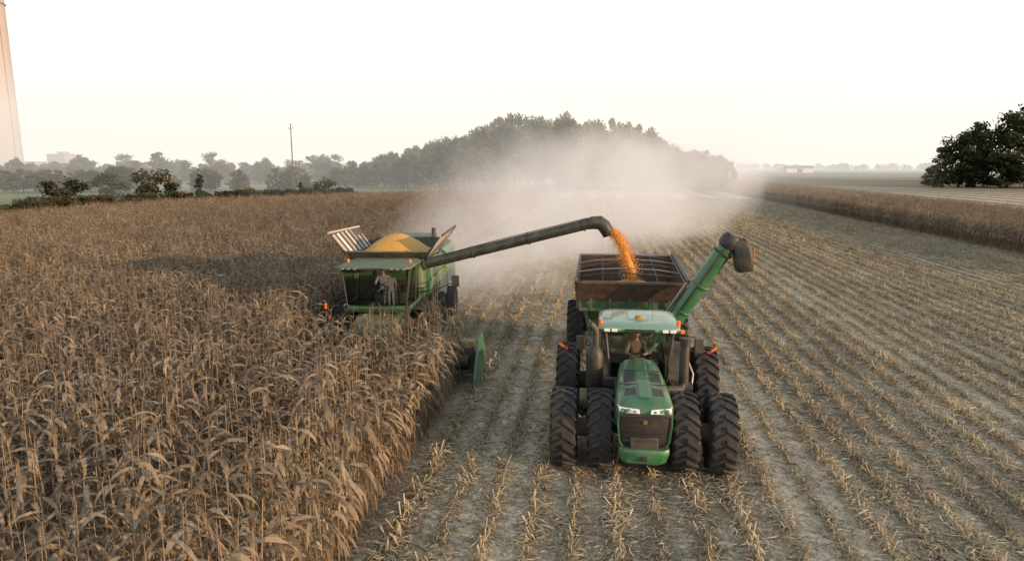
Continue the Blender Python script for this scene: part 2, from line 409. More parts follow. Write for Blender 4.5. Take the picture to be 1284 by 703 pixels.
p.finish(0.01)
p = Part('roof_lights', T)
for x in (-0.75,-0.58,0.58,0.75): p.box((x,1.425,2.66),(0.13,0.04,0.07),LAMP)
p.box((0,1.425,2.66),(0.7,0.03,0.06),BLACK)
for s in (-1,1):
    p.cyl((s*0.9,1.75,2.7),(s*0.9,1.75,2.84),0.045,ORANGE,12); p.box((s*0.98,1.6,2.62),(0.1,0.12,0.07),ORANGE)
p.cyl((0,2.1,2.79),(0,2.1,2.87),0.11,YELLOW,18,r2=0.08); p.cyl((0.4,3.0,2.75),(0.4,3.0,3.15),0.008,BLACK,5)
p.finish(0.005)
p = Part('cab_interior', T)
p.box((0,2.75,1.42),(0.5,0.5,0.14),SEATM); p.box((0,3.0,1.8),(0.48,0.14,0.65),SEATM,rot=(-8,0,0)); p.box((0,3.02,2.2),(0.28,0.1,0.2),SEATM)
p.box((0,2.7,1.2),(0.35,0.35,0.3),BLACK); p.box((0.42,2.6,1.6),(0.18,0.6,0.12),BLACK); p.box((0.45,2.1,1.9),(0.22,0.05,0.2),BLACK,rot=(20,0,-15))
p.tube([(0,2.0,1.2),(0,2.12,1.7)],0.05,BLACK,8)
p.tube([(0.2*math.cos(t*math.pi/8),2.16+0.08*math.sin(t*math.pi/8),1.74+0.17*math.sin(t*math.pi/8)) for t in range(17)],0.015,BLACK,6)
p.finish(0.01)
person('tractor_driver', (0.95,14.15+2.72,1.58), (0.25,0.17,0.12),(0.06,0.08,0.14),(0.05,0.03,0.02), 0.98, cap=(0.05,0.12,0.05))
p = Part('rear_fenders', T)
for s in (-1,1):
    pts=[]
    for k in range(9):
        t = R(20+k*17); pts.append((3.0-1.06*math.cos(t),0.95+1.06*math.sin(t)))
    ring_i = [(3.0-(3.0-y)*0.965,0.95+(z-0.95)*0.965) for y,z in pts]
    p.prism(pts+ring_i[::-1], s*0.66, s*1.2, BLACKD)
p.finish(0.01)
p = Part('exhaust_stack', T)
x=-1.02; y=1.15
p.tube([(x,y,1.35),(x,y,1.42),(x,y,2.15),(x,y,2.28),(x+0.02,y,2.36)],[0.15,0.2,0.2,0.15,0.09],BLACK,20)
p.tube([(x+0.02,y,2.3),(x+0.02,y,2.62),(x,y-0.02,2.74),(x-0.07,y-0.06,2.84),(x-0.12,y-0.1,2.88)],0.07,BLACKD,14)
p.box((-0.75,1.15,1.5),(0.5,0.18,0.2),BLACK); p.tube([(x,y,1.4),(x+0.1,y,1.22),(-0.5,y,1.2)],0.1,BLACK,10)
for z in (1.55,1.8,2.05): p.lathe([(-0.012,0.205),(0.012,0.205)],(x,y,z),BLACKD,20,'Z')
p.finish(0.008)
p = Part('air_intake', T)
x=1.0
p.tube([(x,1.2,1.5),(x,1.2,2.25),(x+0.02,1.2,2.4)],[0.11,0.11,0.08],BLACK,14)
p.cyl((x+0.01,1.2,2.4),(x+0.01,1.2,2.58),0.12,BLACK,16); p.tube([(x,1.2,1.55),(0.95,1.1,1.42),(0.6,1.0,1.42)],0.085,BLACKD,12)
p.cyl((0.72,1.25,1.4),(1.2,1.25,1.4),0.14,BLACK,16); p.tube([(1.18,1.25,1.4),(1.22,1.35,1.7),(1.1,1.5,2.0),(1.0,1.6,2.2)],0.03,GREY,8)
p.finish(0.006)
p = Part('steps_and_rails', T)
for k in range(4): p.box((1.05+0.03*k,1.75,1.1-0.25*k),(0.35,0.3,0.03),BLACK)
for yy in (1.6,1.9): p.tube([(1.28,yy,0.3),(0.92,yy,1.25)],0.018,BLACK,6)
p.tube([(0.95,1.6,1.3),(1.12,1.55,1.7),(1.1,1.55,2.1)],0.016,GREY,6)
for s in (-1,1):
    p.box((s*0.95,2.0,1.05),(0.3,0.8,0.4),BLACK)
p.finish(0.006)
p = Part('mirrors', T)
for s in (-1,1):
    p.tube([(s*0.86,1.75,2.5),(s*1.2,1.6,2.52),(s*1.32,1.6,2.45)],0.016,BLACK,6); p.box((s*1.36,1.58,2.3),(0.2,0.06,0.32),BLACK,rot=(0,0,s*12))
    p.box((s*1.36,1.61,2.3),(0.17,0.012,0.27),GREY,rot=(0,0,s*12))
p.finish(0.015)
p = Part('warning_lamps', T)
for s in (-1,1):
    p.tube([(s*1.05,2.7,2.0),(s*1.5,2.6,1.85),(s*1.85,2.55,1.95)],0.018,BLACK,6)
    p.box((s*1.86,2.52,1.98),(0.16,0.04,0.06),ORANGE,rot=(0,s*-35,0)); p.box((s*1.74,2.52,1.9),(0.08,0.035,0.05),RED,rot=(0,s*-25,0))
p.finish(0.006)

# ------------------------------------------------------------------ GRAIN CART
G = empty('grain_cart', (0.95,21.1,0))
W = 1.66
p = Part('upper_box', G)
z0,z1f,z1r,L_ = 1.95,2.80,3.05,4.9
def wall(a,b,c,d,m,th=0.05): p.add([a,b,c,d],[(0,1,2,3)],m)
wall((-W,0,z1f),(W,0,z1f),(W*0.97,0.22,z0+0.3),(-W*0.97,0.22,z0+0.3),MAROON)
wall((-W,0,z1f),(-W,L_,z1r),(-W*0.97,L_-0.1,z0),(-W*0.97,0.22,z0),MAROON)
wall((W,0,z1f),(W,L_,z1r),(W*0.97,L_-0.1,z0),(W*0.97,0.22,z0),MAROON)
wall((-W,L_,z1r),(W,L_,z1r),(W*0.97,L_-0.2,z0),(-W*0.97,L_-0.2,z0),MAROON)
p.finish(solid=0.05, smooth=False)
p = Part('lower_hopper', G)
p.hexa([(-0.7,1.6,0.75),(0.7,1.6,0.75),(0.7,3.3,0.75),(-0.7,3.3,0.75)],[(-W*0.965,0.26,z0+0.0),(W*0.965,0.26,z0+0.0),(W*0.965,L_-0.22,z0),(-W*0.965,L_-0.22,z0)],GREEN2)
p.hexa([(-W*0.965,0.27,z0+0.001),(W*0.965,0.27,z0+0.001),(W*0.965,0.6,z0+0.001),(-W*0.965,0.6,z0+0.001)],[(-W*0.968,0.215,z0+0.31),(W*0.968,0.215,z0+0.31),(W*0.96,0.6,z0+0.31),(-W*0.96,0.6,z0+0.31)],GREEN2)
p.box((0,0.27,z0-0.02),(W*1.9,0.12,0.1),GREEN2)
for x in (-1.2,-0.6,0,0.6,1.2):
    p.box((x,0.17,z0+0.13),(0.06,0.06,0.4),GREEN2,rot=(14,0,0))
p.box((-0.9,0.1,z0+0.6),(0.2,0.02,0.07),WHITE,rot=(20,0,0)); p.box((0.3,0.09,z0+0.62),(0.4,0.015,0.06),PALERIB,rot=(20,0,0))
p.finish(0.01)
p = Part('tarp_bows_and_rails', G)
def ze(y): return z1f+(z1r-z1f)*y/L_
for s in (-1,1): p.tube([(s*(W+0.02),-0.03,z1f+0.02),(s*(W+0.02),L_+0.03,z1r+0.02)],0.045,MAROON,8)
p.tube([(-W,-0.03,z1f+0.02),(W,-0.03,z1f+0.02)],0.06,MAROON,8); p.tube([(-W,L_,z1r+0.02),(W,L_,z1r+0.02)],0.05,GREY,8)
for k in range(1,6):
    y = L_*k/6
    p.tube([(-W,y,ze(y)+0.03),(-W*0.6,y,ze(y)+0.13),(0,y,ze(y)+0.18),(W*0.6,y,ze(y)+0.13),(W,y,ze(y)+0.03)],0.022,BLACKD if k%2 else GREY,6)
for x in (-0.85,0,0.85):
    zz = 0.18-abs(x)*0.06
    p.tube([(x,0,z1f+0.04),(x,L_/6,ze(L_/6)+zz-0.03),(x,L_*5/6,ze(L_*5/6)+zz-0.03),(x,L_,z1r+0.04)],0.014,BLACKD,5)
p.tube([(W+0.1,-0.05,z1f+0.1),(W+0.1,L_,z1r+0.1)],0.075,BLACK,10)
p.finish()
p = Part('grain_load', G)
vs=[];fs=[];nx,ny=24,30
for j in range(ny+1):
    for i in range(nx+1):
        x=-W*0.96+2*W*0.96*i/nx; y=0.25+(L_-0.5)*j/ny
        d=math.hypot(x-0.15,y-2.3); z=2.12+0.5*max(0,1-d/1.7)+0.02*rnd.random()
        vs.append((x,y,z))
for j in range(ny):
    for i in range(nx): fs.append((j*(nx+1)+i,j*(nx+1)+i+1,(j+1)*(nx+1)+i+1,(j+1)*(nx+1)+i))
p.add(vs,fs,GRAIN); p.finish()
p = Part('undercarriage', G)
p.box((0,2.5,0.85),(2.9,0.3,0.3),BLACKD); p.prism([(-2.9,0.5),(-2.9,0.65),(0.4,1.0),(2.5,1.0),(2.5,0.8),(0.4,0.7)],-0.12,0.12,GREEN2)
for s in (-1,1):
    p.tube([(s*0.1,-1.8,0.6),(s*1.1,0.8,1.0),(s*1.1,2.6,1.0)],0.08,GREEN2,8)
    p.tube([(s*1.2,0.5,1.0),(s*1.4,0.4,z0)],0.06,GREEN2,8)
p.tube([(0.1,-2.6,0.7),(0.05,-1,0.9),(0,1.0,0.85)],0.05,BLACK,8); p.tube([(-0.5,-2.2,0.5),(-0.5,-2.2,1.1)],0.05,GREY,8)
p.finish(0.01)
for s in (-1,1): tyre('cart_tyre_%d'%s, G, (s*1.72,2.5,0.88), 0.9, 0.62, 0.42, s, 20, rim=WHITE)
p = Part('unloading_auger', G)
a=Vector((0.9,-0.35,1.1)); b=Vector((2.66,-0.85,4.08)); d=(b-a).normalized()
p.cyl(a,b,0.25,GREEN,24); 
for t in (0.35,0.62,0.95): 
    c=a+(b-a)*t; p.cyl(c-d*0.03,c+d*0.03,0.29,GREEN if t<0.9 else BLACK,24)
p.tube([a+(b-a)*0.3+Vector((-0.34,0,0.1)),a+(b-a)*0.6+Vector((-0.34,0,0.1))],0.05,GREY,8)
p.tube([a+(b-a)*0.36+Vector((-0.1,-0.26,0)),b+Vector((-0.1,-0.26,0))],0.02,BLACK,6)
e0=b
p.tube([e0,e0+d*0.1,e0+d*0.28,e0+d*0.42],[0.25,0.30,0.30,0.22],BLACK,20)
p.hexa([e0+Vector(q) for q in ((0.0,-0.26,0.0),(0.40,-0.26,-0.12),(0.40,0.26,-0.12),(0.0,0.26,0.0))],[e0+Vector(q) for q in ((0.12,-0.24,0.36),(0.42,-0.24,0.30),(0.42,0.24,0.30),(0.12,0.24,0.36))],BLACK)
p.finish(0.02)
p = Part('auger_spout', G)
c0=e0+Vector((0.32,0,0.12))
rings=[]
for (x0_,x1_,z_,hw) in ((-0.18,0.2,0.1,0.27),(-0.14,0.33,-0.12,0.28),(-0.08,0.42,-0.45,0.27),(0.0,0.44,-0.8,0.24)):
    rings.append([c0+Vector(q) for q in ((x0_,-hw,z_),(x0_+0.08,-hw-0.04,z_),(x1_-0.08,-hw-0.04,z_+0.03),(x1_,-hw+0.04,z_+0.05),(x1_,hw-0.04,z_+0.05),(x1_-0.08,hw+0.04,z_+0.03),(x0_+0.08,hw+0.04,z_),(x0_,hw,z_))])
p.loft(rings,BLACKD,caps=False)
p.box(c0+Vector((0.45,-0.1,-0.3)),(0.02,0.12,0.3),ORANGE)  # orange strip: low sun on the spout, painted as colour
p.finish(solid=0.02)

# ------------------------------------------------------------------ COMBINE (cab front at y=0, faces -Y)
CR = R(4)
CX,CY=-7.3,21.4
C = empty('combine_harvester', (CX,CY,0)); C.rotation_euler=(0,0,CR)
def cw(v):
    v=Vector(v); return Vector((CX+v.x*math.cos(CR)-v.y*math.sin(CR), CY+v.x*math.sin(CR)+v.y*math.cos(CR), v.z))
p = Part('body', C)
p.prism([(1.7,1.2),(1.7,3.05),(5.4,3.05),(5.8,3.3),(8.0,3.2),(8.7,2.5),(8.5,1.7),(6.5,1.2)],-1.3,1.3,GREEN2)
p.finish(0.03)
p = Part('side_panels', C)
for s in (-1,1):
    for (y0,y1,z0_,z1_) in ((1.8,3.4,1.35,2.95),(3.45,5.4,1.25,2.98),(5.45,7.9,1.5,3.1)):
        p.hexa([(s*1.3,y0,z0_),(s*1.52,y0+0.05,z0_+0.12),(s*1.52,y1-0.05,z0_+0.12),(s*1.3,y1,z0_)],[(s*1.3,y0,z1_),(s*1.5,y0+0.05,z1_-0.15),(s*1.5,y1-0.05,z1_-0.15),(s*1.3,y1,z1_)],GREEN)
    p.box((s*1.53,4.7,2.45),(0.012,5.8,0.07),YELLOW)
    p.box((s*1.53,2.7,1.9),(0.012,0.9,0.5),BLACK)
p.finish(0.03)
p = Part('grain_tank_extensions', C)
b0,b1,tz=1.85,4.8,3.12
p.add([(-1.35,b0,tz),(-1.35,b1,tz),(-1.95,b1+0.2,4.0),(-2.1,b0-0.1,4.05)],[(0,1,2,3)],BLACKD)
p.add([(1.3,b0,tz),(1.3,b1,tz),(1.95,b1+0.2,4.05),(1.95,b0-0.1,4.0)],[(0,1,2,3)],PALERIB)
p.add([(-1.35,b0,tz),(1.3,b0,tz),(1.4,b0-0.18,3.42),(-1.5,b0-0.18,3.42)],[(0,1,2,3)],BLACKD)
p.add([(-1.35,b1,tz),(1.3,b1,tz),(1.45,b1+0.3,3.6),(-1.5,b1+0.3,3.6)],[(0,1,2,3)],BLACKD)
p.add([(-1.35,b0,tz),(-1.5,b0-0.18,3.42),(-1.85,b0-0.12,3.72)],[(0,1,2)],BLACK)
p.add([(1.3,b0,tz),(1.4,b0-0.18,3.42),(1.66,b0-0.12,3.68)],[(0,1,2)],BLACK)
p.add([(-1.35,b1,tz),(-1.5,b1+0.3,3.6),(-1.95,b1+0.2,4.0)],[(0,1,2)],BLACK)
p.add([(1.3,b1,tz),(1.45,b1+0.3,3.6),(1.95,b1+0.2,4.05)],[(0,1,2)],BLACK)
p.finish(solid=0.03, smooth=False)
p = Part('extension_ribs', C)
for k in range(7):
    y=b0+0.05+(b1-b0-0.1)*k/6
    p.tube([(-1.45,y,tz+0.16),(-2.0,y,3.98)],0.07,PALERIB if k%2==0 else WHITE,6)  # pale and white ribs: backlighting put into their colour
p.tube([(-2.1,b0-0.12,4.07),(-1.94,b1+0.2,4.02)],0.045,PALERIB,6); p.tube([(1.95,b0-0.12,4.02),(1.95,b1+0.2,4.07)],0.04,BLACKD,6)
p.tube([(-1.5,b0-0.19,3.43),(1.4,b0-0.19,3.43)],0.035,GREEN2,6)
for k in range(4):
    y=b0+0.3+(b1-b0-0.4)*k/3; p.tube([(1.37,y,tz+0.16),(1.88,y,3.95)],0.025,GREEN2,6)
p.finish()
p = Part('grain_heap', C)
vs=[];fs=[];n1,n2=16,40
for j in range(n1+1):
    for i in range(n2):
        t=2*math.pi*i/n2; r=j/n1
        ca,sa=math.cos(t),math.sin(t)
        z=3.22+0.70*math.cos(min(r*1.05,1)*math.pi/2)**1.1+rnd.uniform(-.014,.014)
        f=1+(min((abs(ca)**4+abs(sa)**4)**-.25,1.3)-1)*r
        vs.append((-0.02+1.34*r*ca*f, 3.3+1.5*r*sa*f, z))
for j in range(n1):
    for i in range(n2): fs.append((j*n2+i,j*n2+(i+1)%n2,(j+1)*n2+(i+1)%n2,(j+1)*n2+i))
p.add(vs,fs,GRAIN); p.finish()
p = Part('cab_frame', C)
for s in (-1,1):
    p.tube([(s*0.98,0.02,1.75),(s*1.12,0.0,3.05)],0.04,BLACK,6); p.tube([(s*1.12,0.9,1.75),(s*1.15,0.9,3.05)],0.035,BLACK,6); p.tube([(s*1.1,1.65,1.75),(s*1.1,1.65,3.05)],0.05,GREEN,6)
    p.box((s*1.1,0.85,1.78),(0.08,1.6,0.12),GREEN)
p.box((0,0.85,1.68),(2.2,1.7,0.12),BLACK); p.box((0,0.05,1.78),(2.0,0.1,0.16),GREEN); p.box((0,1.68,2.1),(2.2,0.05,0.7),BLACKD)
p.finish(0.01)
p = Part('cab_glass', C)
zc0,zc1=1.86,3.04
p.add([(-0.98,0.0,zc0),(-0.5,-0.12,zc0),(0.5,-0.12,zc0),(0.98,0.0,zc0),(-1.1,-0.02,zc1),(-0.5,-0.16,zc1),(0.5,-0.16,zc1),(1.1,-0.02,zc1)],[(0,1,5,4),(1,2,6,5),(2,3,7,6)],GLASS)
for s in (-1,1): p.add([(s*1.0,0.03,zc0),(s*1.12,1.62,zc0),(s*1.12,1.62,zc1),(s*1.12,0.03,zc1)],[(0,1,2,3)],GLASS)
p.finish(smooth=False)
p = Part('cab_roof', C)
p.loft([rr(-0.3,1.8,1.18,3.07,0.2),rr(-0.38,1.82,1.24,3.12,0.2),rr(-0.36,1.82,1.23,3.17,0.2),rr(-0.1,1.75,1.1,3.22,0.2)],GREEN2)
for x in (-1.0,-0.8,-0.6,0.6,0.8,1.0): p.box((x,-0.375,3.12),(0.12,0.05,0.06),GREY)
p.box((0,-0.37,3.12),(0.9,0.03,0.07),BLACK)
for s in (-1,1): p.cyl((s*1.05,0.5,3.2),(s*1.05,0.5,3.33),0.05,ORANGE,12)
p.finish(0.015)
p = Part('cab_interior', C)
p.box((0.0,1.0,2.05),(0.5,0.5,0.14),SEATM); p.box((0.0,1.28,2.4),(0.5,0.14,0.65),SEATM,rot=(-8,0,0)); p.box((0,1.0,1.88),(0.36,0.4,0.25),BLACK)
p.box((0.58,1.0,1.95),(0.42,0.45,0.4),SEATM); p.box((-0.4,0.85,2.2),(0.2,0.6,0.12),BLACK)
p.tube([(0,0.35,1.75),(0,0.42,2.25)],0.05,BLACK,8)
p.tube([(0.2*math.cos(t*math.pi/8),0.45+0.08*math.sin(t*math.pi/8),2.3+0.17*math.sin(t*math.pi/8)) for t in range(17)],0.015,BLACK,6)
p.box((-0.55,0.45,2.45),(0.24,0.05,0.2),BLACK)
p.finish(0.01)
q=cw((0,0.97,2.2)); person('combine_driver', q, (0.26,0.28,0.34),(0.08,0.09,0.14),(0.06,0.04,0.02), 0.98, rotz=4, cap=(0.04,0.12,0.05))
q=cw((0.46,0.2,1.745+0.95*0.68)); person('child_passenger', q, (0.85,0.55,0.52),(0.75,0.62,0.6),(0.35,0.2,0.08), 0.68, seated=False, rotz=4, arms='down')
p = Part('ladder_and_platform', C)
p.box((1.5,0.9,1.72),(0.75,1.5,0.05),BLACK)
for k in range(5): p.box((1.9,0.35,1.5-0.26*k),(0.06,0.5,0.04),BLACKD)
for yy in (0.1,0.6): p.tube([(1.9,yy,0.35),(1.9,yy,1.75)],0.025,BLACKD,6)
for yy in (0.15,0.55,1.0,1.6): p.tube([(1.86,yy,1.75),(1.86,yy,2.45)],0.02,BLACKD,6)
for z in (2.1,2.28,2.45): p.tube([(1.86,0.55,z),(1.86,1.6,z)],0.02,BLACKD,6)
p.finish()
p = Part('mirrors', C)
p.tube([(1.2,0.0,2.3),(2.0,-0.25,2.45),(2.6,-0.3,2.7)],0.022,BLACK,6); p.box((2.68,-0.3,2.75),(0.24,0.07,0.36),BLACK)
p.tube([(-1.15,0.0,2.95),(-1.5,-0.25,2.95)],0.022,BLACK,6); p.box((-1.56,-0.27,2.75),(0.2,0.07,0.4),BLACK)
p.tube([(-1.2,0.2,1.8),(-1.7,0.1,1.78)],0.022,BLACK,6); p.box((-1.74,0.05,1.8),(0.07,0.07,0.18),ORANGE)
p.finish(0.01)
p = Part('feederhouse', C)
p.hexa([(-0.7,-1.9,0.35),(0.7,-1.9,0.35),(0.7,0.9,1.0),(-0.7,0.9,1.0)],[(-0.7,-1.9,1.05),(0.7,-1.9,1.05),(0.7,0.9,1.65),(-0.7,0.9,1.65)],GREEN2)
p.box((0,3.5,1.1),(1.6,4.5,0.6),BLACKD)
p.finish(0.02)
p = Part('corn_header', C)
p.box((0.35,-1.75,0.7),(6.2,0.12,0.8),BLACKD); p.box((0.35,-1.95,0.32),(6.2,0.7,0.08),BLACKD)
p.cyl((-2.6,-2.05,0.6),(3.3,-2.05,0.6),0.2,BLACKD,16); p.tube([(-2.7,-1.75,1.15),(3.45,-1.75,1.15)],0.06,GREEN2,8)
for k in range(1,8):
    x=-2.75+0.78*k
    p.loft([[(x-w,y,0.2),(x-w*0.8,y,z*0.7),(x,y,z),(x+w*0.8,y,z*0.7),(x+w,y,0.2)] for y,w,z in ((-3.1,0.02,0.22),(-2.8,0.12,0.4),(-2.3,0.2,0.62),(-1.9,0.2,0.62))],GREEN)
p.finish(0.008)
p = Part('header_end_dividers', C)
for s,x in ((-1,-2.75),(1,3.58)):
    p.loft([[(x-w,y,zb_),(x-w*0.9,y,(zb_+z)/2+0.05),(x-w*0.3,y,z),(x+w*0.3,y,z),(x+w*0.9,y,(zb_+z)/2+0.05),(x+w,y,zb_)] for y,w,zb_,z in ((-3.4,0.02,0.18,0.22),(-3.0,0.07,0.16,0.45),(-2.3,0.13,0.16,0.85),(-1.5,0.16,0.2,1.15),(-1.0,0.15,0.3,1.25))],GREEN)
    p.box((x+0.15,-1.8,0.8),(0.02,0.5,0.05),YELLOW)
p.finish(0.01)
for s in (-1,1):
    tyre('front_wheel_%d'%s, C, (s*1.5,2.2,0.98),0.99,0.7,0.5,s,22); tyre('rear_wheel_%d'%s, C, (s*1.4,7.0,0.65),0.66,0.5,0.34,s,18)
p = Part('rear_hood_and_chopper', C)
p.box((0,8.5,1.4),(2.2,0.7,0.7),BLACKD,rot=(20,0,0)); p.box((0,6.6,3.4),(1.6,1.8,0.3),GREEN2); p.cyl((0.9,6.0,3.4),(0.9,6.0,3.9),0.09,BLACKD,12)
p.finish(0.03)
p = Part('unloading_auger', C)
a=Vector((1.1,1.75,2.95)); b=Vector((6.95,1.5,4.45))
p.tube([(1.1,1.75,2.2),(1.1,1.75,2.75),a,a+(b-a)*0.04],[0.25,0.25,0.23,0.2],GREEN2,18)
p.cyl(a,b,0.185,AUGERM,24)
d=(b-a).normalized()
for t in (0.03,0.33,0.66,0.98):
    c=a+(b-a)*t; p.cyl(c-d*0.03,c+d*0.03,0.215,AUGERM,24)
p.tube([a+Vector((0.3,-0.1,0.25)),a+(b-a)*0.5+Vector((0,-0.05,0.22)),b+Vector((0,-0.02,0.21))],0.014,BLACK,6)
pts=[b,b+d*0.2,b+Vector((0.42,0,0.06)),b+Vector((0.6,0,-0.06)),b+Vector((0.7,0,-0.24))]
p.tube(pts,[0.19,0.22,0.24,0.235,0.22],AUGERM,20,caps=False)
p.tube([pts[-1]+Vector((0,0,0.02)),pts[-1]+Vector((0.06,0,-0.14))],[0.225,0.2],BLACK,20,caps=False)
p.finish()
sp0 = cw(pts[-1])
p = Part('corn_grain_stream', None)
cen=[]; rad=[]
end=Vector((1.12,23.4,2.58))
for k in range(15):
    t=k/14
    q=sp0+Vector(((end.x-sp0.x)*(t**0.75),(end.y-sp0.y)*t,(end.z-sp0.z)*(0.35*t+0.65*t*t)+0.08*(1-t)))
    cen.append(q+Vector((rnd.uniform(-.02,.02),rnd.uniform(-.02,.02),0))); rad.append(0.10+0.05*t+rnd.uniform(-.02,.025))
p.tube(cen,rad,STREAM,10)
for k in range(7500):
    t=rnd.random(); i=min(int(t*14),13); f=t*14-i; c=cen[i].lerp(cen[i+1],f)
    g=Vector((rnd.gauss(0,1),rnd.gauss(0,1),rnd.gauss(0,.6)))*(0.08+0.06*t)*1.25
    c=c+g; s=rnd.uniform(0.008,0.02)
    q=[c+Vector((rnd.uniform(-s,s),rnd.uniform(-s,s),rnd.uniform(-s,s)*1.6)) for _ in range(4)]
    p.add(q,[(0,1,2),(0,2,3),(0,3,1),(1,3,2)],STREAM)
p.finish(smooth=False)

# ------------------------------------------------------------------ vegetation prototypes
def mesh_col(name, V, F, Cc, mat):
    me = bpy.data.meshes.new(name); me.from_pydata(V, [], F); me.materials.append(mat)
    a = me.color_attributes.new('Col','FLOAT_COLOR','POINT')
    flat=[]; 
    for c in Cc: flat += [c[0],c[1],c[2],1.0]
    a.data.foreach_set('color', flat)
    return me

def mixc(a,b,t): return tuple(a[i]*(1-t)+b[i]*t for i in range(3))
TAN=(0.44,0.34,0.22); BRN=(0.13,0.092,0.062); GRYT=(0.27,0.235,0.185); OLV=(0.18,0.175,0.10)
def leafstrip(r, V,F,Cc, base, az, L, w, el0, el1, segs, col, curl=0.25, brn=BRN):
    p = Vector(base); o=len(V)
    for i in range(segs+1):
        t=i/segs; el = el0+(el1-el0)*(t**0.8)
        d = Vector((math.cos(az)*math.cos(el),math.sin(az)*math.cos(el),math.sin(el)))
        if i>0: p = p + d*(L/segs)
        az += r.uniform(-curl,curl)
        tw = r.uniform(-0.7,0.7)
        sd = Vector((-math.sin(az),math.cos(az),0))*math.cos(tw)+Vector((0,0,1))*math.sin(tw)
        ww = w*(0.45+1.6*t-2.0*t*t) if t<1 else 0.004
        ww = max(ww,0.004)
        V.append(tuple(p-sd*ww/2)); V.append(tuple(p+sd*ww/2))
        cc = mixc(col,brn,0.15*t+r.uniform(0,0.15)); Cc += [cc,cc]
        if i>0: F.append((o+2*i-2,o+2*i-1,o+2*i+1,o+2*i))
def corn_plant(r,V,F,Cc,x,y):
    h=r.uniform(1.95,2.35); lx,ly=r.gauss(0,.06),r.gauss(0,.06); o=len(V)
    for zt,rr_ in ((0,.014),(0.5,.012),(1.0,.005)):
        for k in range(3):
            t=2*math.pi*k/3; V.append((x+lx*zt*zt+rr_*math.cos(t),y+ly*zt*zt+rr_*math.sin(t),h*zt)); Cc.append(mixc(TAN,BRN,r.uniform(.1,.5)))
    for i in range(2):
        for k in range(3): F.append((o+i*3+k,o+i*3+(k+1)%3,o+i*3+3+(k+1)%3,o+i*3+3+k))
    az=r.uniform(0,6.28); n=r.randint(10,12)
    for i in range(n):
        t=(i+0.5)/n; z=h*(0.14+0.80*t); a=az+(math.pi if i%2 else 0)+r.uniform(-.5,.5)
        base=(x+lx*t*t,y+ly*t*t,z)
        q=r.random()
        col = mixc(TAN,GRYT,r.random()) if q<.62 else (mixc(BRN,TAN,r.uniform(0,.5)) if q<.88 else mixc(OLV,TAN,r.uniform(.2,.8)))
        if t<0.45: leafstrip(r,V,F,Cc,base,a,r.uniform(.45,.7),r.uniform(.055,.085),r.uniform(-.2,.5),-1.5,3,mixc(col,BRN,.55))
        else: leafstrip(r,V,F,Cc,base,a,r.uniform(.48,.8),r.uniform(.065,.11),r.uniform(.6,1.2),r.uniform(-1.55,-1.0),5,col,.2)
    if r.random()<.85:
        z=r.uniform(.85,1.2); a=az+r.uniform(-1,1); o=len(V); b=Vector((x,y,z)); d=Vector((math.cos(a)*.5,math.sin(a)*.5,-0.85)).normalized()
        u=d.cross(Vector((0,0,1))).normalized(); w=d.cross(u)
        for (q,rr_) in ((0,.012),(.06,.035),(.16,.034),(.26,.012)):
            for k in range(5):
                t=2*math.pi*k/5; V.append(tuple(b+d*q+u*rr_*math.cos(t)+w*rr_*math.sin(t))); Cc.append((.50,.42,.29))
        for i in range(3):
            for k in range(5): F.append((o+i*5+k,o+i*5+(k+1)%5,o+i*5+5+(k+1)%5,o+i*5+5+k))
    for k in range(4):
        leafstrip(r,V,F,Cc,(x+lx,y+ly,h-.02),r.uniform(0,6.28),r.uniform(.14,.24),.014,r.uniform(.9,1.5),r.uniform(.2,1.0),2,mixc(BRN,TAN,.45),.1)
corn_protos=[]
for k in range(14):
    r=random.Random(100+k); V=[];F=[];Cc=[]
    y=-0.76+r.uniform(0,.1)
    while y<0.76:
        corn_plant(r,V,F,Cc,r.gauss(0,.03),y); y+=r.uniform(.15,.22)
    corn_protos.append(bpy.data.objects.new('corn_clump', mesh_col('corn_clump',V,F,Cc,CORNM)))

SB=(0.22,0.175,0.11); ST=(0.54,0.47,0.33); SO=(0.34,0.32,0.19)
stub_protos=[]
for k in range(14):
    r=random.Random(300+k); V=[];F=[];Cc=[]
    y=-0.76
    while y<0.76:
        if r.random()<.93:
            x=r.gauss(0,.035); h=r.uniform(.10,.28); lx,ly=r.gauss(0,.08),r.gauss(0,.1); o=len(V); c=mixc(ST,SB,r.uniform(0,.8))
            for zt in (0,1):
                for q in range(4):
                    t=2*math.pi*q/4; V.append((x+lx*zt+.014*math.cos(t),y+ly*zt+.014*math.sin(t),h*zt)); Cc.append(c)
            for q in range(4): F.append((o+q,o+(q+1)%4,o+4+(q+1)%4,o+4+q))
            F.append((o+4,o+5,o+6,o+7))
            for _ in range(r.randint(4,7)):
                leafstrip(r,V,F,Cc,(x,y,h*r.uniform(.2,.8)),r.uniform(0,6.28),r.uniform(.12,.34),r.uniform(.025,.055),r.uniform(-.2,.6),-1.2,3,mixc(mixc(ST,SO,r.random()*.8),SB,r.uniform(0,.6)),.4,SB)
        y+=r.uniform(.12,.2)
    for _ in range(310):
        nr = r.random()<.55
        x = r.gauss(0,.13) if nr else r.uniform(-.40,.40); y=r.uniform(-.78,.78)
        L=r.uniform(.06,.34); w=r.uniform(.012,.045); a=r.uniform(0,6.28); z=abs(r.gauss(0,.06 if nr else .02))+.01
        q=r.random(); c = mixc((.58,.51,.37),(.40,.355,.27),r.random()) if q<.5 else (mixc(SB,ST,r.random()*.5) if q<.8 else mixc(SO,ST,r.random()*.6))
        leafstrip(r,V,F,Cc,(x,y,z),a,L,w,r.uniform(0,.4),r.uniform(-.5,0),2,c,.5,SB)
    stub_protos.append(bpy.data.objects.new('stubble_clump', mesh_col('stubble_clump',V,F,Cc,STUBM)))

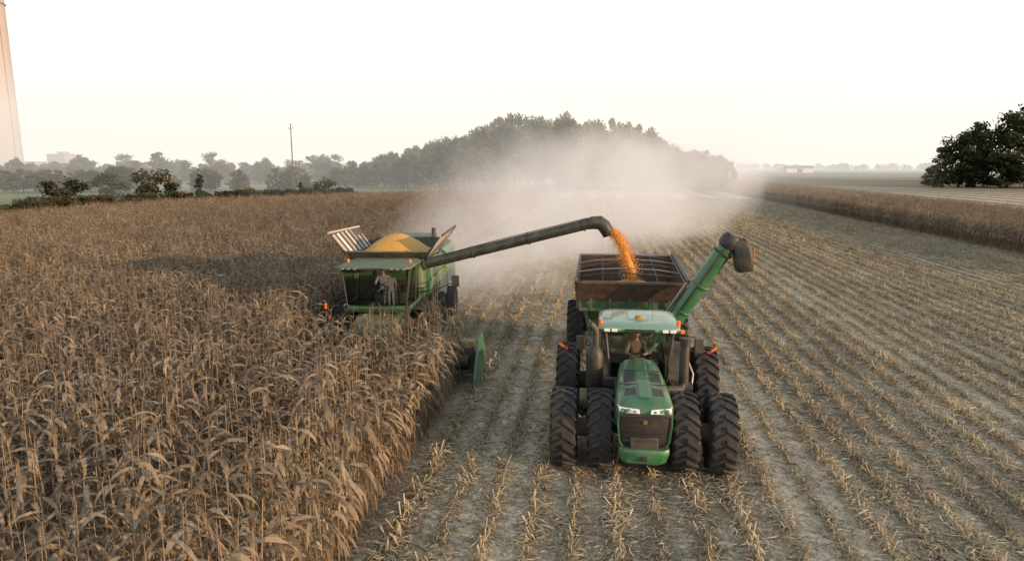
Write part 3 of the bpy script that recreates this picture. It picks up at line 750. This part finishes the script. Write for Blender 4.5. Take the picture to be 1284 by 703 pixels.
BARK = paint('bark',(0.09,0.07,0.05),0.9,dust=0.1)
def tree_mesh(name, seed, H=10.0, spread=3.4, trunk=0.2, nb=20, nl=200, ls=0.36, cols=((.14,.14,.055),(.07,.082,.034),(.21,.17,.065)), low=0.22, conic=False):
    r=random.Random(seed); V=[];F=[];Cc=[]
    def cone(a,b,r0,r1,sg=6):
        a=Vector(a); b=Vector(b); d=(b-a).normalized(); u=d.orthogonal().normalized(); w=d.cross(u); o=len(V)
        for p,rr_ in ((a,r0),(b,r1)):
            for k in range(sg):
                t=2*math.pi*k/sg; V.append(tuple(p+(u*math.cos(t)+w*math.sin(t))*rr_)); Cc.append((.07,.055,.04))
        for k in range(sg): F.append((o+k,o+(k+1)%sg,o+sg+(k+1)%sg,o+sg+k))
    cone((0,0,0),(0.1,0,H*.45),trunk,trunk*.6); cone((0.1,0,H*.45),(0,.1,H*.85),trunk*.6,trunk*.15)
    for k in range(nb):
        t=(k+.5)/nb
        z=H*(low+(0.92-low)*t); 
        prof = (1-t)*1.0+0.08 if conic else math.sin(math.pi*(0.18+0.74*t))**0.8
        a=k*2.4+r.uniform(-.7,.7); d=spread*prof*r.uniform(.25,1.0)
        c=Vector((math.cos(a)*d,math.sin(a)*d,z+r.uniform(-.6,.6)))
        cone((0,0,max(z-d*.7,H*.12)),tuple(c),trunk*.35*(1-t*.6),.02,4)
        br=spread*r.uniform(.2,.42)*(0.6 if conic else 1); base=cols[0] if r.random()<.45 else (cols[1] if r.random()<.6 else cols[2])
        for _ in range(nl):
            v=Vector((r.gauss(0,1),r.gauss(0,1),r.gauss(0,1))).normalized()*br*(r.random()**.5)*(1.5 if r.random()<.12 else 1)
            v.z*=.8; q=c+v; s=ls*r.uniform(.4,1.15)
            n=Vector((r.gauss(0,1),r.gauss(0,1),r.gauss(0,1)+.4)).normalized(); u=n.orthogonal().normalized(); w=n.cross(u); o=len(V)
            V.extend([tuple(q+u*s),tuple(q+w*s*.7),tuple(q-u*s*.9),tuple(q-w*s*.6)])
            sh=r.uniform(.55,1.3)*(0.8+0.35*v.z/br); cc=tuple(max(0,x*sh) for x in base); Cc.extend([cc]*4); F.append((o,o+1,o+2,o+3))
    return mesh_col(name,V,F,Cc,LEAFM)
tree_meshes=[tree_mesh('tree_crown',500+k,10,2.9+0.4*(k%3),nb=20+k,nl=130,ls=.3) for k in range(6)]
DK=((.055,.07,.028),(.03,.04,.018),(.085,.085,.035))
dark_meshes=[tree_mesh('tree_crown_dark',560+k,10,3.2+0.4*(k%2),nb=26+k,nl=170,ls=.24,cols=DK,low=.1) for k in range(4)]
bush_meshes=[tree_mesh('bush_crown',600+k,4,2.3,0.08,14,150,.2,low=.08,cols=((.08,.09,.04),(.05,.055,.03),(.12,.10,.05))) for k in range(3)]
conif_mesh=tree_mesh('conifer_crown',650,5,1.5,0.1,24,110,.16,cols=((.04,.06,.03),(.03,.045,.02),(.05,.07,.03)),low=.08,conic=True)

def scatter(name, protos, pts, rz, sc, ix):
    me = bpy.data.meshes.new(name); me.from_pydata(pts,[],[])
    a=me.attributes.new('rz','FLOAT_VECTOR','POINT'); a.data.foreach_set('vector',[q for r_ in rz for q in (0,0,r_)])
    a=me.attributes.new('sc','FLOAT_VECTOR','POINT'); a.data.foreach_set('vector',[q for s in sc for q in s])
    a=me.attributes.new('ix','INT','POINT'); a.data.foreach_set('value',ix)
    ob=bpy.data.objects.new(name,me); COL.objects.link(ob)
    c=bpy.data.collections.new(name+'_parts')
    for o in protos: c.objects.link(o)
    ng=bpy.data.node_groups.new(name+'_gn','GeometryNodeTree')
    ng.interface.new_socket('Geometry',in_out='INPUT',socket_type='NodeSocketGeometry'); ng.interface.new_socket('Geometry',in_out='OUTPUT',socket_type='NodeSocketGeometry')
    N=ng.nodes; L=ng.links
    gi=N.new('NodeGroupInput'); go=N.new('NodeGroupOutput'); ci=N.new('GeometryNodeCollectionInfo'); ip=N.new('GeometryNodeInstanceOnPoints')
    ci.inputs['Collection'].default_value=c; ci.inputs['Separate Children'].default_value=True; ci.inputs['Reset Children'].default_value=True
    def na(nm,ty):
        n=N.new('GeometryNodeInputNamedAttribute'); n.data_type=ty; n.inputs['Name'].default_value=nm; return n.outputs['Attribute']
    L.new(gi.outputs[0],ip.inputs['Points']); L.new(ci.outputs[0],ip.inputs['Instance']); ip.inputs['Pick Instance'].default_value=True
    L.new(na('ix','INT'),ip.inputs['Instance Index']); L.new(na('rz','FLOAT_VECTOR'),ip.inputs['Rotation']); L.new(na('sc','FLOAT_VECTOR'),ip.inputs['Scale'])
    L.new(ip.outputs[0],go.inputs[0])
    md=ob.modifiers.new('scatter','NODES'); md.node_group=ng
    return ob

YAW=R(7.4); PIT=R(9.5); H=6.4
def visible(x,y,mg=0.12):
    u=x*math.cos(YAW)+y*math.sin(YAW); v=-x*math.sin(YAW)+y*math.cos(YAW)
    return v>3 and abs(u/v) < 0.77+mg+3.0/v
ROW=0.762
def rows(name, protos, cond, y0, y1, x0, x1, seed, scz=(.93,1.07)):
    r=random.Random(seed); pts=[];rz=[];sc=[];ix=[]
    i0=math.ceil(x0/ROW); i1=math.floor(x1/ROW)
    for i in range(i0,i1+1):
        x=i*ROW+0.38; y=y0+r.uniform(0,.5); rs=r.uniform(.8,1.2) if scz[1]>1.2 else 1
        while y<y1:
            if cond(x,y) and visible(x,y):
                pts.append((x+r.uniform(-.03,.03),y,0)); rz.append(math.pi if r.random()<.5 else 0.0); s=r.uniform(*scz)*rs
                sx=r.uniform(.95,1.1)*rs
                sc.append((sx if r.random()<.5 else -sx,1,s))
                ix.append(r.randrange(len(protos)))
            y+=1.52
    print(name,len(pts))
    return scatter(name,protos,pts,rz,sc,ix)
def in_field(x,y):
    if x<-58: return False
    if y>80:
        lim = -58+(y-80)*0.56 if y<98 else -48+(y-98)*0.69
        if x<lim: return False
    return True
def corn_cond(x,y):
    if x>-3.75 or not in_field(x,y): return False
    if y>19.4 and x>-10.0: return False
    return True
rows('standing_corn_field', corn_protos, corn_cond, 6.5, 134, -58, -3.7, 11, (.9,1.1))
rows('corn_field_strip', corn_protos, lambda x,y: 30<x<46, 20, 230, 30, 46, 12)
rows('corn_stubble', stub_protos, lambda x,y: (x>-3.75 or (y>19.9 and x>-10.0)), 6.5, 140, -10.7, 30, 13, (.8,1.3))

# ------------------------------------------------------------------ trees
def prof(x):
    P=[(-80,7.5),(-70,8.5),(-58,10),(-47,13),(-35.5,17),(-26,20),(-17,20.5),(-8,19.5),(1,18),(10,18),(17,13),(22,10.5),(27,11),(31,10),(35,7)]
    if x<=P[0][0]: return P[0][1]
    for (a,b),(c,d) in zip(P,P[1:]):
        if x<=c: return b+(d-b)*(x-a)/(c-a)
    return P[-1][1]
def protoset(ms): return [bpy.data.objects.new('tree_part',m) for m in ms]
r=random.Random(21); pts=[];rz=[];sc=[];ix=[]
for k in range(300):
    y=r.uniform(185,235); x=r.uniform(-78,33)
    if x>15: y=r.uniform(192,205)
    h=prof(x*200/y)*(y/200.)*r.uniform(.6,1.06)
    pts.append((x,y,-0.2)); rz.append(r.uniform(0,6.28)); w=min(h,13)/10*r.uniform(.75,1.05); sc.append((w,w,h/10)); ix.append(r.randrange(6))
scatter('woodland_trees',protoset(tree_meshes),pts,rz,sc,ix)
pts=[];rz=[];sc=[];ix=[]
for k in range(260):
    x=r.uniform(-330,-70); y=r.uniform(225,300)+ (x+70)*0.1
    h=r.uniform(4.5,9)*(1.3 if r.random()<.15 else 1)
    pts.append((x,y,-0.2)); rz.append(r.uniform(0,6.28)); w=h/10*r.uniform(.9,1.4); sc.append((w,w,h/10)); ix.append(r.randrange(6))
for k in range(60):
    x=r.uniform(-150,-68); y=170+(x+68)*.25+r.uniform(-8,8); h=r.uniform(3,6.5)
    pts.append((x,y,-0.2)); rz.append(r.uniform(0,6.28)); w=h/10*r.uniform(1.1,1.5); sc.append((w,w,h/10)); ix.append(r.randrange(6))
scatter('distant_treeline',protoset(tree_meshes),pts,rz,sc,ix)
pts=[];rz=[];sc=[];ix=[]
for k in range(260):
    x=r.uniform(60,1500); y=r.uniform(1150,1350); h=r.uniform(6,12)
    pts.append((x,y,-0.2)); rz.append(r.uniform(0,6.28)); w=h/10*r.uniform(1.6,3.0); sc.append((w,w,h/10)); ix.append(r.randrange(6))
scatter('horizon_treeline',protoset(tree_meshes),pts,rz,sc,ix)
pts=[];rz=[];sc=[];ix=[]
for k in range(170):
    y=r.uniform(45,118); x=-62-r.uniform(0,7)+(max(0,y-80)*0.5); s=r.uniform(.25,.7)
    pts.append((x,y,-.1)); rz.append(r.uniform(0,6.28)); sc.append((s*1.5,s*1.5,s)); ix.append(r.randrange(3))
scatter('hedgerow',protoset(bush_meshes),pts,rz,sc,ix)
def place(name,me,x,y,s,rz=0,sz=None):
    o=bpy.data.objects.new(name,me); o.location=(x,y,-0.15); o.scale=(s,s,sz or s); o.rotation_euler=(0,0,rz); COL.objects.link(o); return o
def fromuv(px,v):
    u=(px-642)/856*v*0.99; return (u*math.cos(YAW)-v*math.sin(YAW), u*math.sin(YAW)+v*math.cos(YAW))
for k,(x,y,h,w) in enumerate([(-66.5,95,5.6,1.7),(-72,84,4.5,1.6),(-83,73,3.6,1.8),(-48,114,4.0,1.3),(-92,120,5,2)]):
    place('bush',bush_meshes[k%3],x,y,w,k*1.3,h/4)
place('conifer_tree',conif_mesh,-62.5,101,1.15,0,1.1); place('conifer_tree',conif_mesh,-50,110,1.0,2,.8)
for k,(x,y,h,w) in enumerate([(103,225,13,1.4),(108,226,17,1.7),(114,229,20,2.1),(121,225,23,2.3),(129,230,26,2.5),(118,240,19,2.2),(139,226,28,2.8),(110,222,10,1.4),(116,219,10,1.5),(124,218,11,1.7),(133,219,12,1.8),(99,222,7,1.1),(149,228,28,2.8)]):
    place('tree',dark_meshes[k%4],x,y,w,k*1.1,h/10)
for k,(x,y,h,w) in enumerate([(25,176,10.5,.85),(29,179,9.5,.95),(32,180,8,.8)]):
    place('tree',dark_meshes[(k+2)%4],x,y,w,k*2.1,h/10)

# ------------------------------------------------------------------ structures
CONC=paint('concrete',(0.40,0.34,0.31),0.9,dust=0.3,scale=0.05,dustcol=(0.46,0.40,0.37)); BRK=paint('brick_facade',(0.24,0.19,0.165),0.9,dust=0.2,scale=.3); DGL=paint('dark_window',(0.05,0.06,0.07),0.2,dust=0)
S=empty('smokestack',(-441*math.cos(YAW)-600*math.sin(YAW),-441*math.sin(YAW)+600*math.cos(YAW),0))
p=Part('shaft',S); p.lathe([(0,15.3),(60,14.8),(140,14.3),(215,13.5),(220,13.6),(220,12.0),(200,12.0)],(0,0,0),CONC,48,'Z'); p.finish()
p=Part('platform_rings',S)
for z in (140,205): p.lathe([(0,14.4),(0,15.2),(0.8,15.2),(0.8,14.4)],(0,0,z),GREY,48,'Z')
p.tube([(15.3,-2,0),(14.3,-2,140),(13.7,-2,215)],0.3,GREY,6); p.finish()
x,y=fromuv(80,700)
Bd=empty('apartment_building',(x,y,0))
p=Part('walls',Bd); p.box((0,0,9),(20,14,18),BRK); p.box((3,0,19.3),(7,8,2.6),BRK); p.finish()
p=Part('roof',Bd); p.box((0,0,18.2),(20.8,14.8,0.4),GREY); p.finish()
p=Part('windows',Bd)
for f in range(5):
    for k in range(5): p.box((-7.6+3.8*k,-7.02,2.5+3.3*f),(2.0,0.1,1.9),DGL)
p.finish()
p=Part('door',Bd); p.box((0.0,-7.05,1.2),(2,0.14,2.4),BLACK); p.finish()
x,y=fromuv(22,620)
Bd=empty('factory_building',(x,y,0))
p=Part('walls',Bd); p.box((0,0,5),(44,20,10),BRK); p.box((-12,0,12),(12,12,4),BRK); p.finish()
p=Part('roof',Bd); p.box((0,0,10.2),(45,21,0.4),GREY); p.finish()
p=Part('windows',Bd)
for k in range(10): p.box((-19+4.2*k,-10.03,6.2),(2.6,0.1,2.2),DGL)
p.finish()
x,y=fromuv(1000,700)
Bd=empty('farm_barn',(x,y,0))
p=Part('walls',Bd); p.box((0,0,2.2),(26,12,4.4),WHITE); p.box((-18,2,3),(6,6,6),WHITE); p.finish()
p=Part('roof',Bd); p.prism([(-6.6,4.3),(0,7),(6.6,4.3)],-13.5,13.5,GREY); p.finish()
p=Part('doors',Bd); p.box((0,-6.05,1.8),(5,0.1,3.6),MAROON); p.finish()
x,y=fromuv(368,160)
p=Part('utility_pole',None); p.tube([(x,y,0),(x,y,16)],[0.16,0.1],BARK,10); p.box((x,y,14.9),(1.2,0.1,0.1),BARK)
for q in (-.5,0,.5): p.cyl((x+q,y,14.95),(x+q,y,15.15),0.05,GREY,8)
p.finish()

# ------------------------------------------------------------------ ground
def ground_mat():
    m,nt,N,L=new_mat('field_soil_and_residue')
    out=N.new('ShaderNodeOutputMaterial'); b=N.new('ShaderNodeBsdfPrincipled'); b.inputs['Roughness'].default_value=.95; b.inputs['Specular IOR Level'].default_value=.15
    tc=N.new('ShaderNodeTexCoord'); sp=N.new('ShaderNodeSeparateXYZ'); L.new(tc.outputs['Object'],sp.inputs[0])
    def noise(scale,det=6,rough=.6,vec=None):
        n=N.new('ShaderNodeTexNoise'); n.inputs['Scale'].default_value=scale; n.inputs['Detail'].default_value=det; n.inputs['Roughness'].default_value=rough
        L.new(vec or tc.outputs['Object'],n.inputs['Vector']); return n.outputs['Fac']
    def mth(op,a,b2=None,clamp=False):
        n=N.new('ShaderNodeMath'); n.operation=op; n.use_clamp=clamp
        for i,v in enumerate((a,b2)):
            if v is None: continue
            if isinstance(v,(int,float)): n.inputs[i].default_value=v
            else: L.new(v,n.inputs[i])
        return n.outputs[0]
    cr=N.new('ShaderNodeValToRGB'); e=cr.color_ramp.elements; e[0].position=.36; e[0].color=(.10,.078,.053,1); e[1].position=.68; e[1].color=(.64,.57,.43,1)
    el=e.new(.51); el.color=(.27,.225,.155,1)
    fine=noise(11,12,.8)
    ph=mth('MULTIPLY',mth('SUBTRACT',sp.outputs['X'],0.38),2*math.pi/ROW); rowc=mth('COSINE',ph)
    wob=mth('MULTIPLY',mth('SUBTRACT',noise(.12,3),.5),1.2)
    ph2=mth('MULTIPLY',mth('ADD',mth('ADD',sp.outputs['X'],2.0),wob),2*math.pi/6.096); band=mth('COSINE',ph2)
    bandp=mth('POWER',mth('MAXIMUM',mth('ADD',mth('MULTIPLY',band,.5),.5),0.0),4)
    ph3=mth('MULTIPLY',mth('ADD',sp.outputs['X'],0.3),2*math.pi/2.286); band3=mth('MAXIMUM',mth('COSINE',ph3),0.0)
    s=mth('ADD',fine,mth('MULTIPLY',rowc,-.035)); s=mth('ADD',s,mth('MULTIPLY',bandp,.20)); s=mth('ADD',s,mth('MULTIPLY',band3,.05)); s=mth('ADD',s,mth('MULTIPLY',mth('SUBTRACT',noise(.5,5),.5),.4))
    L.new(s,cr.inputs[0])
    mapn=N.new('ShaderNodeMapping'); mapn.inputs['Scale'].default_value=(.004,.012,1); L.new(tc.outputs['Object'],mapn.inputs[0])
    far=noise(1.0,2,.5,mapn.outputs[0]); c2=N.new('ShaderNodeValToRGB'); c2.color_ramp.interpolation='EASE'
    e=c2.color_ramp.elements; e[0].position=.4; e[0].color=(.13,.11,.07,1); e[1].position=.6; e[1].color=(.28,.24,.16,1)
    L.new(far,c2.inputs[0])
    fm=N.new('ShaderNodeMapRange'); fm.inputs[1].default_value=150; fm.inputs[2].default_value=240; L.new(sp.outputs['Y'],fm.inputs[0])
    mx=N.new('ShaderNodeMixRGB'); L.new(fm.outputs[0],mx.inputs[0]); L.new(cr.outputs[0],mx.inputs[1]); L.new(c2.outputs[0],mx.inputs[2])
    L.new(mx.outputs[0],b.inputs['Base Color'])
    bp=N.new('ShaderNodeBump'); bp.inputs['Strength'].default_value=.6; bp.inputs['Distance'].default_value=.05; L.new(fine,bp.inputs['Height']); L.new(bp.outputs[0],b.inputs['Normal'])
    L.new(b.outputs[0],out.inputs[0]); return m
me=bpy.data.meshes.new('ground'); me.from_pydata([(-5000,-300,0),(5000,-300,0),(5000,6000,0),(-5000,6000,0)],[],[(0,1,2,3)]); me.materials.append(ground_mat())
COL.objects.link(bpy.data.objects.new('ground',me))
def sheet(name,poly,z,c1,c2,scale):
    m,nt,N,L=new_mat(name+'_mat'); out=N.new('ShaderNodeOutputMaterial'); b=N.new('ShaderNodeBsdfPrincipled'); b.inputs['Roughness'].default_value=.95
    tc=N.new('ShaderNodeTexCoord'); n=N.new('ShaderNodeTexNoise'); n.inputs['Scale'].default_value=scale; n.inputs['Detail'].default_value=8; L.new(tc.outputs['Object'],n.inputs[0])
    cr=N.new('ShaderNodeValToRGB'); cr.color_ramp.elements[0].position=.38; cr.color_ramp.elements[1].position=.62; cr.color_ramp.elements[0].color=(*c1,1); cr.color_ramp.elements[1].color=(*c2,1)
    L.new(n.outputs[0],cr.inputs[0]); L.new(cr.outputs[0],b.inputs['Base Color']); L.new(b.outputs[0],out.inputs[0])
    me=bpy.data.meshes.new(name); me.from_pydata([(x,y,z) for x,y in poly],[],[tuple(range(len(poly)))]); me.materials.append(m)
    COL.objects.link(bpy.data.objects.new(name,me))
sheet('grass_meadow',[(-260,40),(-64,40),(-64,84),(-20,150),(-20,180),(-330,260)],.02,(.10,.13,.05),(.19,.22,.09),.3)

# ------------------------------------------------------------------ haze and dust volumes, with emission added for scattered light
def vol_box(name,x0,x1,y0,y1,z0,z1,mat):
    p=Part(name,None); p.box(((x0+x1)/2,(y0+y1)/2,(z0+z1)/2),(x1-x0,y1-y0,z1-z0),BLACK); p.mats=[mat]; return p.finish(smooth=False)
def airlight(nt, sigma, col, rad):
    N=nt.nodes; L=nt.links
    ab=N.new('ShaderNodeVolumeAbsorption'); ab.inputs['Color'].default_value=(0,0,0,1); ab.inputs['Density'].default_value=sigma
    em=N.new('ShaderNodeEmission'); em.inputs['Color'].default_value=(*col,1); em.inputs['Strength'].default_value=sigma*rad  # haze glows by itself: added emission stands in for multiple scattering
    ad=N.new('ShaderNodeAddShader'); L.new(ab.outputs[0],ad.inputs[0]); L.new(em.outputs[0],ad.inputs[1]); return ad
def hazebox(name,sig,rad,x0,x1,y0,y1,z1):
    m,nt,N,L=new_mat(name+'_air_glow'); out=N.new('ShaderNodeOutputMaterial'); ad=airlight(nt,sig,(1.0,.94,.85),rad)
    L.new(ad.outputs[0],out.inputs['Volume']); vol_box(name,x0,x1,y0,y1,-1,z1,m)
hazebox('haze',.0010,1.05,-2500,2500,262,3500,60)
hazebox('field_haze',.0021,1.0,-600,44,95,260,30)
m,nt,N,L=new_mat('dust_air_glow')
try: m.cycles.volume_step_rate=2.0
except Exception: pass
out=N.new('ShaderNodeOutputMaterial'); vs_=N.new('ShaderNodeVolumeScatter'); vs_.inputs['Color'].default_value=(.98,.96,.92,1)
tc=N.new('ShaderNodeTexCoord'); sp=N.new('ShaderNodeSeparateXYZ'); L.new(tc.outputs['Object'],sp.inputs[0])
def mth(op,a,b2=None,c3=None,clamp=False):
    n=N.new('ShaderNodeMath'); n.operation=op; n.use_clamp=clamp
    for i,v in enumerate((a,b2,c3)):
        if v is None: continue
        if isinstance(v,(int,float)): n.inputs[i].default_value=v
        else: L.new(v,n.inputs[i])
    return n.outputs[0]
s=mth('DIVIDE',mth('SUBTRACT',sp.outputs['Y'],26.0),60.0,clamp=True)
xc=mth('ADD',mth('MULTIPLY',mth('POWER',s,1.6),27.0),-7.4)
hump=mth('POWER',mth('MULTIPLY',mth('MULTIPLY',s,mth('SUBTRACT',1.0,s)),4.0),.8)
wx=mth('ADD',mth('MULTIPLY',hump,5.4),2.8); zc=mth('ADD',mth('MULTIPLY',s,4.6),1.6); wz=mth('ADD',mth('MULTIPLY',hump,5.0),2.4)
n1=N.new('ShaderNodeTexNoise'); n1.inputs['Scale'].default_value=.17; n1.inputs['Detail'].default_value=5; n1.inputs['Roughness'].default_value=.6; L.new(tc.outputs['Object'],n1.inputs['Vector'])
q=mth('ADD',mth('POWER',mth('ABSOLUTE',mth('DIVIDE',mth('SUBTRACT',sp.outputs['X'],xc),wx)),2.0),mth('POWER',mth('ABSOLUTE',mth('DIVIDE',mth('SUBTRACT',sp.outputs['Z'],zc),wz)),2.0))
q=mth('ADD',q,mth('MULTIPLY',mth('SUBTRACT',n1.outputs['Fac'],.45),3.2))
d=mth('SUBTRACT',1.0,q,clamp=True)
edge=mth('MULTIPLY',mth('MULTIPLY',s,10.0,clamp=True),mth('MULTIPLY',mth('SUBTRACT',1.0,s),6.0,clamp=True))
d=mth('MULTIPLY',mth('MULTIPLY',d,edge),.085)
L.new(d,vs_.inputs['Density'])
em=N.new('ShaderNodeEmission'); em.inputs['Color'].default_value=(1.0,.95,.87,1); L.new(mth('MULTIPLY',d,.26),em.inputs['Strength'])  # added self-glow brightens the dust in place of multiple scattering
ad=N.new('ShaderNodeAddShader'); L.new(vs_.outputs[0],ad.inputs[0]); L.new(em.outputs[0],ad.inputs[1]); L.new(ad.outputs[0],out.inputs['Volume'])
vol_box('dust_cloud',-14,30,26,86,0.02,16,m)

# ------------------------------------------------------------------ light, world, camera
AZ=R(-22); EL=R(9)
w=bpy.data.worlds.new('World'); scene.world=w; w.use_nodes=True; nt=w.node_tree; N=nt.nodes; L=nt.links; N.clear()
out=N.new('ShaderNodeOutputWorld'); bg=N.new('ShaderNodeBackground'); sky=N.new('ShaderNodeTexSky'); sky.sky_type='NISHITA'; sky.sun_disc=False
sky.sun_elevation=EL; sky.sun_rotation=R(112); sky.dust_density=4; sky.air_density=1.2; sky.ozone_density=1
sc_=N.new('ShaderNodeVectorMath'); sc_.operation='SCALE'; sc_.inputs['Scale'].default_value=.15; L.new(sky.outputs[0],sc_.inputs[0])
tc=N.new('ShaderNodeTexCoord'); sp=N.new('ShaderNodeSeparateXYZ'); L.new(tc.outputs['Generated'],sp.inputs[0])
cr=N.new('ShaderNodeValToRGB'); e=cr.color_ramp.elements; e[0].position=0; e[0].color=(1.0,.93,.82,1); e[1].position=.08; e[1].color=(1.0,.97,.92,1)
el=e.new(.2); el.color=(1.0,1.0,.98,1)
el=e.new(.36); el.color=(.90,.91,.92,1)
el=e.new(.7); el.color=(.36,.42,.50,1)
L.new(sp.outputs['Z'],cr.inputs[0])
mx=N.new('ShaderNodeMixRGB'); mx.inputs[0].default_value=.85; L.new(sc_.outputs[0],mx.inputs[1]); L.new(cr.outputs[0],mx.inputs[2])
L.new(mx.outputs[0],bg.inputs[0]); bg.inputs[1].default_value=1.27; L.new(bg.outputs[0],out.inputs[0])
ld=bpy.data.lights.new('sun','SUN'); ld.energy=5.0; ld.angle=R(0.6); ld.color=(1,.64,.37)
lo=bpy.data.objects.new('sun',ld); COL.objects.link(lo); lo.location=(60,-20,40)
dv=Vector((math.cos(EL)*math.cos(AZ),math.cos(EL)*math.sin(AZ),math.sin(EL)))
lo.rotation_euler=dv.to_track_quat('Z','Y').to_euler()
cd=bpy.data.cameras.new('camera'); cam=bpy.data.objects.new('camera',cd); COL.objects.link(cam); cam.location=(0,0,H)
cam.rotation_euler=(R(90)-PIT,0,YAW); cd.lens=24; cd.sensor_width=36; cd.clip_end=12000; cd.clip_start=.1
scene.camera=cam
